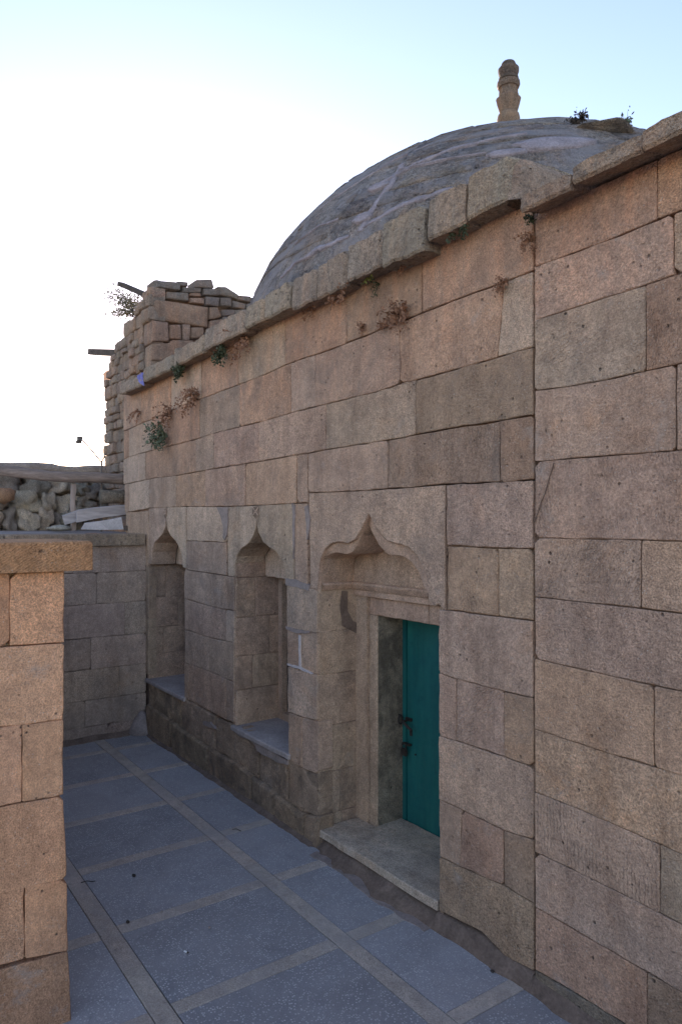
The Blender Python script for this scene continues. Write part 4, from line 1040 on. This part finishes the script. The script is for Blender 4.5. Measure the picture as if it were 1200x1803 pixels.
# wooden beams that stick out
def beam(px0, px1, y0, y1, w_, h_, mat, label, name='wooden_beam', cat='beam', group=None, wide=None, rnd=.004):
    a = on_y(px0[0], px0[1], y0); b_ = on_y(px1[0], px1[1], y1); t = (b_ - a).normalized(); s = t.cross(Vector((0, 0, 1))).normalized(); u = s.cross(t)
    bm = bmesh.new(); rows = []; n = 8
    for i in range(n + 1):
        c = a.lerp(b_, i / n); q = .006 * noise.noise((i, px0[0], 0))
        rows.append([bm.verts.new(c + s * sx * w_ * .5 * (1 + q * 5) + u * (sz * h_ * .5 + q)) for sx, sz in ((-1, -1), (1, -1), (1, 1), (-1, 1))])
    for r0, r1 in zip(rows, rows[1:]):
        for j in range(4): bm.faces.new((r0[j], r0[(j + 1) % 4], r1[(j + 1) % 4], r1[j]))
    bm.faces.new(rows[0][::-1]); bm.faces.new(rows[-1])
    o = bm_obj(name, bm, mat); return tag(o, label, cat, group)
beam((212, 500), (268, 524), 3.1, 3.1, .08, .055, M_DWOOD, 'dark wooden beam slanting out of the top of the rubble building beside the bush')
beam((162, 620), (212, 622), 3.2, 3.1, (.12), .09, M_DWOOD, 'short grey wooden beam jutting level from the left side of the rubble building')
# orange cloth at the left edge of the ruin
def cloth(name, px, y, mat, label, amp=.03):
    bm = bmesh.new(); P = [on_y(x, yy, y) for x, yy in px]; G = []
    # quad patch from 4 corners TL TR BR BL
    for i in range(9):
        G.append([])
        for j in range(9):
            a = P[0].lerp(P[1], i / 8); b_ = P[3].lerp(P[2], i / 8); q = a.lerp(b_, j / 8)
            q.y += amp * noise.noise((i * .7, j * .5, y)); q.x += amp * .5 * noise.noise((i * .6, j * .4, y + 4)); G[-1].append(bm.verts.new(q))
    for i in range(8):
        for j in range(8): bm.faces.new((G[i][j], G[i + 1][j], G[i + 1][j + 1], G[i][j + 1]))
    o = bm_obj(name, bm, mat, smooth=True); return tag(o, label, 'cloth')
mcl, nt, b = new_mat('orange_cloth', .9); g = N(nt); tr = g.node('ShaderNodeBsdfTranslucent'); tr.inputs[0].default_value = (.26, .17, .13, 1); b.inputs['Base Color'].default_value = (.4, .27, .2, 1)
mx = g.node('ShaderNodeMixShader'); mx.inputs[0].default_value = .6; g.L(b.outputs[0], mx.inputs[1]); g.L(tr.outputs[0], mx.inputs[2]); g.L(mx.outputs[0], nt.nodes['Material Output'].inputs[0])
cloth('cloth', [(181, 658), (196, 648), (196, 712), (186, 702)], 3.12, mcl, 'orange backlit cloth hanging at the left edge of the rubble building')
mbl = plain('blue_cloth', (.16, .17, .42), var=.3, fine=30, bump=.01)
cloth('rag', [(241, 661), (252, 655), (253, 680), (244, 672)], WY - .125, mbl, 'small faded blue rag stuck on the left end of the cornice', .02)
# flood light on an arm
lx = 3.35
A = on_y(187, 778, 2.6); 
fl = thing('floodlight', 'small floodlight on a thin bent metal arm left of the rubble building', 'floodlight', (on_y(180, 813, 2.6).x, 2.6, on_y(180, 813, 2.6).z - .06))
bb = bmesh.new(); add_tube(bb, [on_y(186, 800, 2.6), on_y(179, 814, 2.6), on_y(160, 791, 2.6), on_y(147, 777, 2.6), on_y(144, 775, 2.6)], .010, 6); bm_obj('arm', bb, M_METAL, fl)
hc = on_y(141, 773, 2.6); bb = bmesh.new(); add_box(bb, (hc.x - .055, hc.y - .03, hc.z - .02), (hc.x + .02, hc.y + .03, hc.z + .032)); add_box(bb, (hc.x - .055, hc.y - .04, hc.z - .055), (hc.x - .025, hc.y + .03, hc.z - .021)); bm_obj('lamp_head', bb, M_METAL, fl)
bb = bmesh.new(); p0 = on_y(179, 814, 2.6); add_tube(bb, [(p0.x, p0.y, 2.1), (p0.x, p0.y, p0.z)], .012, 6); bm_obj('pole', bb, M_METAL, fl)

# ================================================================ RUBBLE WALL, LOG, POST, PLANKS on the terrace
XW = -9.7
rw = thing('rubble_wall', 'low dry wall of big rough rocks under a flat earth roof, behind the log rail', 'wall', (XW, 1.5, 2.1))
bm = bmesh.new(); add_box(bm, (XW - 1.6, -4, 2.0), (XW - .25, 2.95, 2.86)); bm_obj('wall_core', bm, M_MORTAR, rw)
y = -1.2
zr0 = 2.10
for rowi, (z0, hh) in enumerate(((2.10, .27), (2.35, .25), (2.58, .25))):
    y = -1.0 + rng.uniform(-.2, 0)
    while y < 2.95:
        wd = rng.uniform(.16, .42); dz = rng.uniform(-.03, .03)
        lump('rock', (XW - .03 + rng.uniform(-.06, .06) - rowi * .05, y + wd / 2, z0 + hh / 2 + dz), (.20, wd * .56, hh * .62), M_RUB, rw, seed=rng.random() * 50, sub=3, amp=.5, boxy=.65, rot=0, color=stone_col(rng.choice([(.38, .33, .29), (.33, .29, .26), (.43, .37, .32), (.26, .23, .21)])))
        y += wd * .98
# flat roof edge on top of the wall
bm = bmesh.new(); G = []
for i in range(61):
    y = -4 + 6.95 * i / 60; t = noise.noise((y * 2.2, 0, 4)); t2 = noise.noise((y * 6, 0, 7))
    x = XW + .12 + .03 * t2
    G.append([bm.verts.new(q) for q in ((x - .1, y, 2.845 + .02 * t2), (x, y, 2.85 + .02 * t2), (x + .02 * t, y, 2.93), (x - .06, y, 2.965 + .03 * t + .015 * t2), (x - .8, y, 3.0 + .03 * t), (x - 2.2, y, 3.0))])
for a, b_ in zip(G, G[1:]):
    for j in range(5): bm.faces.new((a[j], a[j + 1], b_[j + 1], b_[j]))
bm_obj('roof_edge', bm, plain('packed_earth', (.27, .235, .20), scale=5, fine=40, bump=.03), rw, smooth=True)
# tall jumble of dark rocks behind the post
for k, (px, py, r) in enumerate([(140, 905, .12), (150, 885, .13), (168, 893, .13), (160, 868, .12), (184, 880, .12), (120, 915, .10), (180, 905, .12), (200, 900, .12), (143, 862, .11), (205, 870, .11)]):
    p = on_x(px, py, XW + .18)
    lump('rock', p, (.12, r * .9, r * .8), M_RUB, rw, seed=k * 3.1, sub=3, amp=.8, boxy=.4, color=stone_col((.20, .185, .17)))
# log rail
a = on_x(-60, 826, -8.72); m_ = on_x(100, 837, -8.62); b_ = on_x(222, 846, -8.5)
bm = bmesh.new(); add_tube(bm, [a.lerp(b_, t) + Vector((0, 0, .012 * math.sin(t * 9))) for t in [k / 24 for k in range(25)]], [.062 + .006 * noise.noise((k * .5, 0, 0)) for k in range(25)], 14, jit=.12)
tag(bm_obj('log_rail', bm, M_WOOD, smooth=True), 'long grey weathered log laid level across the terrace, resting on a thin post', 'log')
p = on_x(129, 931, -8.62); q = on_x(129, 852, -8.62)
bm = bmesh.new(); rows = []
for i in range(9):
    c = p.lerp(q, i / 8) + Vector((0, .006 * math.sin(i), 0)); s_ = .024
    rows.append([bm.verts.new(c + Vector((sx * s_, sy * (s_ + .003 * math.sin(i * 2)), -.02 if i == 0 else 0))) for sx, sy in ((-1, -1), (1, -1), (1, 1), (-1, 1))])
for r0, r1 in zip(rows, rows[1:]):
    for j in range(4): bm.faces.new((r0[j], r0[(j + 1) % 4], r1[(j + 1) % 4], r1[j]))
bm.faces.new(rows[0][::-1]); bm.faces.new(rows[-1])
tag(bm_obj('wooden_post', bm, plain('pale_post_wood', (.30, .26, .23), streak=(1, 1, .1), var=.3)), 'thin upright wooden post holding up the log on the terrace', 'post')
def board(px, x, th, mat, label, name='plank', cat='plank', cur=0.0):
    """px: TL TR BR BL in the plane x = const, given thickness th"""
    P = [on_x(a_, b2, x) for a_, b2 in px]; bm = bmesh.new(); F_, B2 = [], []
    n = 8
    for i in range(n + 1):
        t = i / n; bow = cur * math.sin(math.pi * t)
        u = P[0].lerp(P[1], t) + Vector((0, 0, bow)); d = P[3].lerp(P[2], t) + Vector((0, 0, bow))
        F_.append((bm.verts.new(u), bm.verts.new(d))); B2.append((bm.verts.new(u - Vector((th, 0, -.3 * th))), bm.verts.new(d - Vector((th, 0, 0)))))
    for i in range(n):
        for X, Y_ in ((F_, F_), (B2, B2)): bm.faces.new((X[i][0], X[i + 1][0], X[i + 1][1], X[i][1]))
        bm.faces.new((F_[i][0], B2[i][0], B2[i + 1][0], F_[i + 1][0])); bm.faces.new((F_[i][1], F_[i + 1][1], B2[i + 1][1], B2[i][1]))
    bm.faces.new((F_[0][0], F_[0][1], B2[0][1], B2[0][0])); bm.faces.new((F_[-1][0], B2[-1][0], B2[-1][1], F_[-1][1]))
    return tag(bm_obj(name, bm, mat), label, cat)
board([(136, 899), (222, 890), (222, 906), (136, 920)], -8.35, .03, M_WOODX, 'broad grey plank lying on edge beside the post, the upper of the two boards', cur=.008)
board([(110, 909), (136, 900), (136, 918), (115, 924)], -8.5, .03, M_WOODX, 'short broken end of a grey board left of the thin post')
M_SHEET = plain('pale_sheet_metal', (.40, .41, .43), rough=.5, var=.2, spec=.5)
board([(150, 921), (214, 911), (218, 932), (143, 932)], -8.15, .012, M_SHEET, 'pale bent metal sheet leaning below the broad grey plank', 'metal_sheet', 'sheet', cur=-.006)
p0, p1 = on_x(176, 875, -8.55), on_x(222, 875, -8.5)
bm = bmesh.new(); add_tube(bm, [p0.lerp(p1, t / 6) for t in range(7)], .082, 16, jit=.1)
tag(bm_obj('stone_roller', bm, M_CORN, smooth=True, color=(.17, .15, .13)), 'dark rounded stone roller lying under the right end of the log', 'stone roller')
bm = bmesh.new(); c_ = on_x(224, 931, -8.0); add_box(bm, (c_.x - .03, c_.y - .03, c_.z - .02), (c_.x + .03, c_.y + .03, c_.z + .035)); bmesh.ops.bevel(bm, geom=bm.edges[:], offset=.008, segments=1, affect='EDGES')
tag(bm_obj('brick_fragment', bm, M_BASE, color=(.08, .07, .065)), 'small dark block on the terrace coping against the wall end', 'brick')
c_ = on_x(8, 872, XW + .25); tag(lump('boulder', c_, (.14, .13, .10), M_RUB, seed=9, amp=.3, color=(.33, .20, .13)), 'rusty orange boulder at the left edge under the log rail', 'boulder')
tag(lump('rock_pile_stone', on_x(106, 930, -8.6), (.10, .14, .035), M_RUB, seed=19, amp=.3, color=(.42, .40, .37)), 'flat pale stone on the terrace at the foot of the thin post', 'stone')

# ================================================================ PLANTS
def weed(name, label, c, size, mat, n=60, hang=.6, leaf=.014, group=None, stems=10, spread=1.0, out=Vector((0, -1, 0)), cat='plant', stem_mat=None, leafs=None):
    r_ = random.Random(hash((round(c[0], 3), round(c[2], 3))) & 0xffff)
    t_ = thing(name, label, cat, tuple(c), group)
    bm = bmesh.new(); bl = bmesh.new()
    c = Vector(c)
    for s_ in range(stems):
        d = Vector((r_.uniform(-1, 1) * spread, 0, r_.uniform(-1, 1) * .7)) + out * r_.uniform(.2, .9); d.normalize()
        L = size * .88 * r_.uniform(.5, 1.1); pts = [c.copy()]
        v = d.copy()
        for k in range(6):
            v = (v + Vector((r_.uniform(-.25, .25), r_.uniform(-.15, .15), -hang * .28 + r_.uniform(-.2, .2)))).normalized()
            q = pts[-1] + v * L / 6
            q += out * max(0, .012 - (q - c).dot(out)); pts.append(q)
        add_tube(bm, pts, [.0028 * (1 - .12 * k) for k in range(7)], 4)
        for k in range(int(n * 1.25) // stems):
            i = r_.randint(1, 5); p = pts[i].lerp(pts[i + 1], r_.random()) + Vector((r_.gauss(0, 1), r_.gauss(0, .6), r_.gauss(0, 1))) * leaf * .9
            a_ = Vector((r_.gauss(0, 1), r_.gauss(0, 1), r_.gauss(0, 1))).normalized(); b2 = a_.orthogonal().normalized(); l_ = leaf * r_.uniform(.5, 1.3)
            vs = [bl.verts.new(p + a_ * l_), bl.verts.new(p + b2 * l_ * .45), bl.verts.new(p - a_ * l_), bl.verts.new(p - b2 * l_ * .45)]
            bl.faces.new(vs)
    bm_obj('stems', bm, stem_mat or mat, t_)
    f = bm_obj('foliage', bl, mat, t_); f['kind'] = 'stuff'
    return t_
GD, GG = 'dry weeds hanging in the wall joints', 'green plants growing out of the wall'
def at(px, py, o_=.0): return on_y(px, py, WY - o_)
weed('dry_weed', 'largest dry brown weed clump hanging under the cornice at the middle of the wall', at(612, 500, .03), .22, M_DRY, 260, 1.0, .013, GD, 16, 1.3)
weed('dry_weed', 'dry brown weed tuft in the joint below the cornice, right of the middle stones', at(706, 550, .0), .16, M_DRY, 320, .35, .013, GD, 18, 1.2)
weed('dry_weed', 'small dry weed directly below the cornice left of the biggest clump', at(548, 540, .02), .13, M_DRY, 120, .8, .012, GD, 9, 1.2)
weed('dry_weed', 'wide rust coloured weed drape below the cornice beside a green sprig', at(428, 598, .03), .30, M_DRY, 330, .7, .014, GD, 18, 1.9)
weed('dry_weed', 'tall dry weed growing down a vertical joint left of the wall centre', at(352, 695, .0), .34, M_DRY, 300, 1.1, .015, GD, 14, .7)
weed('dry_weed', 'dry weed above the green bush near the left end of the wall', at(302, 722, .0), .30, M_DRY, 220, 1.0, .015, GD, 12, .7)
weed('dry_weed', 'thin faded weed streak under the left tip of the cornice', at(248, 725, .0), .24, M_DRY, 110, 1.1, .013, GD, 8, .35)
weed('dry_weed', 'dry weed hanging at the top of the slanting joint near the annex wall', at(889, 497, .0), .10, M_DRY, 160, .9, .009, GD, 10, .8)
weed('dry_weed', 'dry weed in the upright joint under the corner of the annex coping', at(938, 418, .0), .11, M_DRY, 170, .9, .009, GD, 10, .5)
weed('dry_weed', 'tiny dry sprig in the joint above the long blocks', at(678, 572, .0), .06, M_DRY, 60, .5, .010, GD, 6, 1.2)
weed('dry_weed', 'tiny reddish sprig left of the middle dry tuft', at(641, 580, .0), .07, M_DRY, 60, .2, .010, GD, 6, .9)
weed('dry_weed', 'thin dry weed along the cornice underside right of the middle', at(715, 462, .02), .12, M_DRY, 140, .7, .010, GD, 9, 1.6)
weed('wall_plant', 'green leafy sprig under the cornice near the annex wall', at(812, 400, .06), .11, M_GREEN, 200, .6, .012, GG, 12, 1.4)
weed('wall_plant', 'yellow green sprig on the cornice underside above the big dry clump', at(655, 482, .05), .10, leaf_mat('yellow_green_leaf', (.15, .16, .04)), 70, .4, .009, GG, 8, 1.8)
weed('wall_plant', 'dark green sprig hanging below the cornice among rust coloured weeds', at(395, 612, .05), .18, M_GREEN, 240, .9, .017, GG, 12, .8)
weed('wall_plant', 'round green plant tucked under the cornice left of the rust coloured drape', at(322, 650, .05), .16, M_GREEN, 240, .5, .017, GG, 14, 1.3)
weed('wall_plant', 'bushy grey green plant low on the left end of the wall', at(292, 765, .02), .27, M_GREYG, 380, .35, .019, GG, 22, 1.0)
weed('wall_plant', 'thin green strands on the stone under the yellow green sprig', at(668, 500, .0), .10, M_GREEN, 40, .9, .008, GG, 6, .8)
weed('wall_plant', 'small dark green tuft just under the tip of the annex coping', at(939, 386, .03), .05, M_GREEN, 90, .3, .008, GG, 8, .8)
# plants on the dome skyline
def dome_hit(px, py):
    d = ray(px, py); sc = Vector((1, 1, 1 / DK)); o_ = Vector(((EYE - DC).x, (EYE - DC).y, (EYE - DC).z / DK)); dd = Vector((d.x, d.y, d.z / DK))
    a_, b2, c2 = dd.dot(dd), 2 * o_.dot(dd), o_.dot(o_) - DR * DR; D_ = b2 * b2 - 4 * a_ * c2
    t = (-b2 - math.sqrt(max(D_, 0))) / (2 * a_); return EYE + d * t
q = dome_hit(1105, 226)
weed('dome_plant', 'small leafy plant silhouetted on the right shoulder of the dome', q + Vector((0, 0, -.02)), .17, M_GREYG, 90, -.7, .017, None, 9, .8)
q = dome_hit(1025, 218)
weed('dome_plant', 'dark dry tuft on the crest of the dome left of the leafy plant', q + Vector((0, -.02, .02)), .12, M_DWOOD, 260, .2, .014, None, 14, 1.6)
for cx_, cy_, wd_, hd_ in ((975, 254, .30, .10), (889, 272, .15, .055), (668, 330, .10, .05), (640, 385, .09, .06)):
    lo_, la_ = to_ll(dome_hit(cx_, cy_)); bm = bmesh.new(); ring = []; c0_ = bm.verts.new(dome_pt(lo_, la_, .026))
    for k in range(26):
        q_ = 2 * math.pi * k / 26; r1 = 1 + .35 * noise.noise((math.cos(q_) * 1.5, math.sin(q_) * 1.5, cx_))
        ring.append([bm.verts.new(dome_pt(lo_ + wd_ / DR * t_ * r1 * math.cos(q_) / math.cos(la_), la_ + hd_ / DR * t_ * r1 * math.sin(q_), o_)) for t_, o_ in ((.6, .026), (.95, .022), (1.05, -.03))])
    for a, b_ in zip(ring, ring[1:] + ring[:1]):
        bm.faces.new((c0_, a[0], b_[0]))
        for j in range(2): bm.faces.new((a[j], a[j + 1], b_[j + 1], b_[j]))
    bm_obj('cement_patch', bm, M_DCEM, dome, smooth=True)
def ribbon(px, w_):
    P = []
    for a, b_ in zip(px, px[1:]):
        for k in range(14): P.append(dome_hit(a[0] + (b_[0] - a[0]) * k / 14, a[1] + (b_[1] - a[1]) * k / 14))
    bm = bmesh.new(); rows = []
    for i, p in enumerate(P):
        nrm = Vector((p.x - DC.x, p.y - DC.y, (p.z - DC.z) / DK ** 2)).normalized(); t = (P[min(i + 1, len(P) - 1)] - P[max(i - 1, 0)]).normalized(); sd_ = nrm.cross(t)
        a1 = w_ * .62 * (1 + .9 * noise.noise(p * 5) + 1.0 * noise.noise(p * 21)); a2 = w_ * .62 * (1 + .9 * noise.noise(p * 5 + Vector((9, 0, 0))) + 1.0 * noise.noise(p * 21 + Vector((5, 0, 0))))
        e_ = .35 if i in (0, len(P) - 1) else 1
        rows.append([bm.verts.new(p + sd_ * x * e_ + nrm * o_) for x, o_ in ((-a1 * 1.1, -.02), (-a1, .010), (0, .014), (a2, .010), (a2 * 1.1, -.02))])
    for a, b_ in zip(rows, rows[1:]):
        for j in range(4): bm.faces.new((a[j], a[j + 1], b_[j + 1], b_[j]))
    bm_obj('mortar_seam', bm, M_DCEM, dome, smooth=True)
ribbon([(708, 290), (690, 320), (665, 355), (645, 385), (636, 410)], .035)
ribbon([(640, 402), (700, 365), (760, 344), (800, 332)], .026)
ribbon([(660, 330), (730, 290), (800, 262), (880, 243), (930, 236)], .030)
ribbon([(700, 300), (790, 280), (860, 270)], .016)
ribbon([(560, 370), (620, 330), (690, 285), (760, 255)], .014)
ribbon([(520, 430), (560, 400), (600, 385)], .016)
ribbon([(495, 490), (520, 465), (560, 440), (620, 415)], .03)
lump('dome_crest', dome_hit(1050, 226) + Vector((-.1, .12, -.012)), (.26, .26, .035), M_DOMEST, dome, seed=31, sub=3, amp=.3, color=(.24, .22, .2))
# bush behind the ruin
bc = on_y(246, 560, 3.3)
t_ = thing('bush', 'sparse pale leafy bush standing against the bright sky left of the ruin', 'bush', (bc.x, bc.y, bc.z - .1))
bm = bmesh.new(); bl = bmesh.new(); r_ = random.Random(5)
for s_ in range(34):
    tgt = on_y(r_.uniform(174, 244), r_.uniform(497, 560), 3.3 + r_.uniform(-.15, .2)); pts = [bc.copy()]
    for k in range(1, 7): pts.append(bc.lerp(tgt, k / 6) + Vector((r_.gauss(0, .012), r_.gauss(0, .012), .05 * math.sin(k / 6 * math.pi) + r_.gauss(0, .012))))
    add_tube(bm, pts, [.006 * (1 - .13 * k) for k in range(7)], 4)
    for k in range(58):
        i = r_.randint(2, 5); p = pts[i].lerp(pts[i + 1], r_.random()) + Vector((r_.gauss(0, 1), r_.gauss(0, 1), r_.gauss(0, 1))) * .04
        a_ = Vector((r_.gauss(0, 1), r_.gauss(0, 1), r_.gauss(0, 1))).normalized(); b2 = a_.orthogonal().normalized(); l_ = .016 * r_.uniform(.5, 1.2)
        bl.faces.new([bl.verts.new(p + a_ * l_), bl.verts.new(p + b2 * l_ * .5), bl.verts.new(p - a_ * l_), bl.verts.new(p - b2 * l_ * .5)])
bm_obj('branches', bm, M_DWOOD, t_); f = bm_obj('foliage', bl, M_OLIVE, t_); f['kind'] = 'stuff'

# ================================================================ LITTER ON THE FLOOR
def litter(px, py, r, mat, label, name='pebble', cat='pebble', col=(.2, .18, .16), seed=0):
    p = on_z(px, py, r[2] * .8 + .002); return tag(lump(name, p, r, mat, seed=seed, sub=2, color=col, amp=.3), label, cat)
p = on_z(328, 1676, .008); bm = bmesh.new(); d = Vector((.9, .45, 0)).normalized()
cig = thing('cigarette_butt', 'white cigarette butt lying on the terrazzo near the camera', 'cigarette butt', (p.x, p.y, .003))
add_tube(bm, [p - d * .014, p + d * .006], .0042, 10); bm_obj('paper', bm, plain('white_paper', (.75, .73, .7), var=.08), cig)
bm = bmesh.new(); add_tube(bm, [p + d * .0062, p + d * .014], .0043, 10); bm_obj('filter', bm, M_DWOOD, cig)
litter(236, 1541, (.018, .011, .006), M_DWOOD, 'small dark seed husk on the terrazzo panel near the parapet', 'seed_husk', 'litter', seed=3)
litter(369, 1633, (.008, .007, .005), M_PEB, 'tiny dark pebble on the big terrazzo panel', col=(.05, .05, .05), seed=5)
litter(225, 1623, (.014, .010, .006), M_DWOOD, 'flat dark chip on the paving strip crossing nearest the parapet', 'bark_chip', 'litter', seed=6)
litter(664, 1533, (.022, .016, .012), M_WHITEM, 'pale pebble lying in the mortar below the threshold', seed=8)
litter(285, 1605, (.007, .006, .005), M_PEB, 'tiny pebble on the cross strip beside the big terrazzo panel', col=(.06, .06, .06), seed=11)
litter(866, 1710, (.012, .008, .006), M_DWOOD, 'dark crumb on the terrazzo under the right pier', 'crumb', 'litter', seed=12)
a = on_z(143, 1554, .006); b_ = on_z(168, 1551, .008)
bm = bmesh.new(); add_tube(bm, [a, a.lerp(b_, .4) + Vector((0, 0, .006)), a.lerp(b_, .8) + Vector((.01, 0, .002)), b_], .0025, 6)
tag(bm_obj('twig', bm, M_DWOOD), 'thin dark twig lying on the paving strip beside the parapet', 'twig')
a = on_z(409, 1460, .006); b_ = on_z(424, 1463, .008); bm = bmesh.new(); add_tube(bm, [a, a.lerp(b_, .5) + Vector((0, 0, .008)), b_], .0025, 6)
tag(bm_obj('twig', bm, M_DWOOD), 'short twig on the long paving strip in the middle of the floor', 'twig')
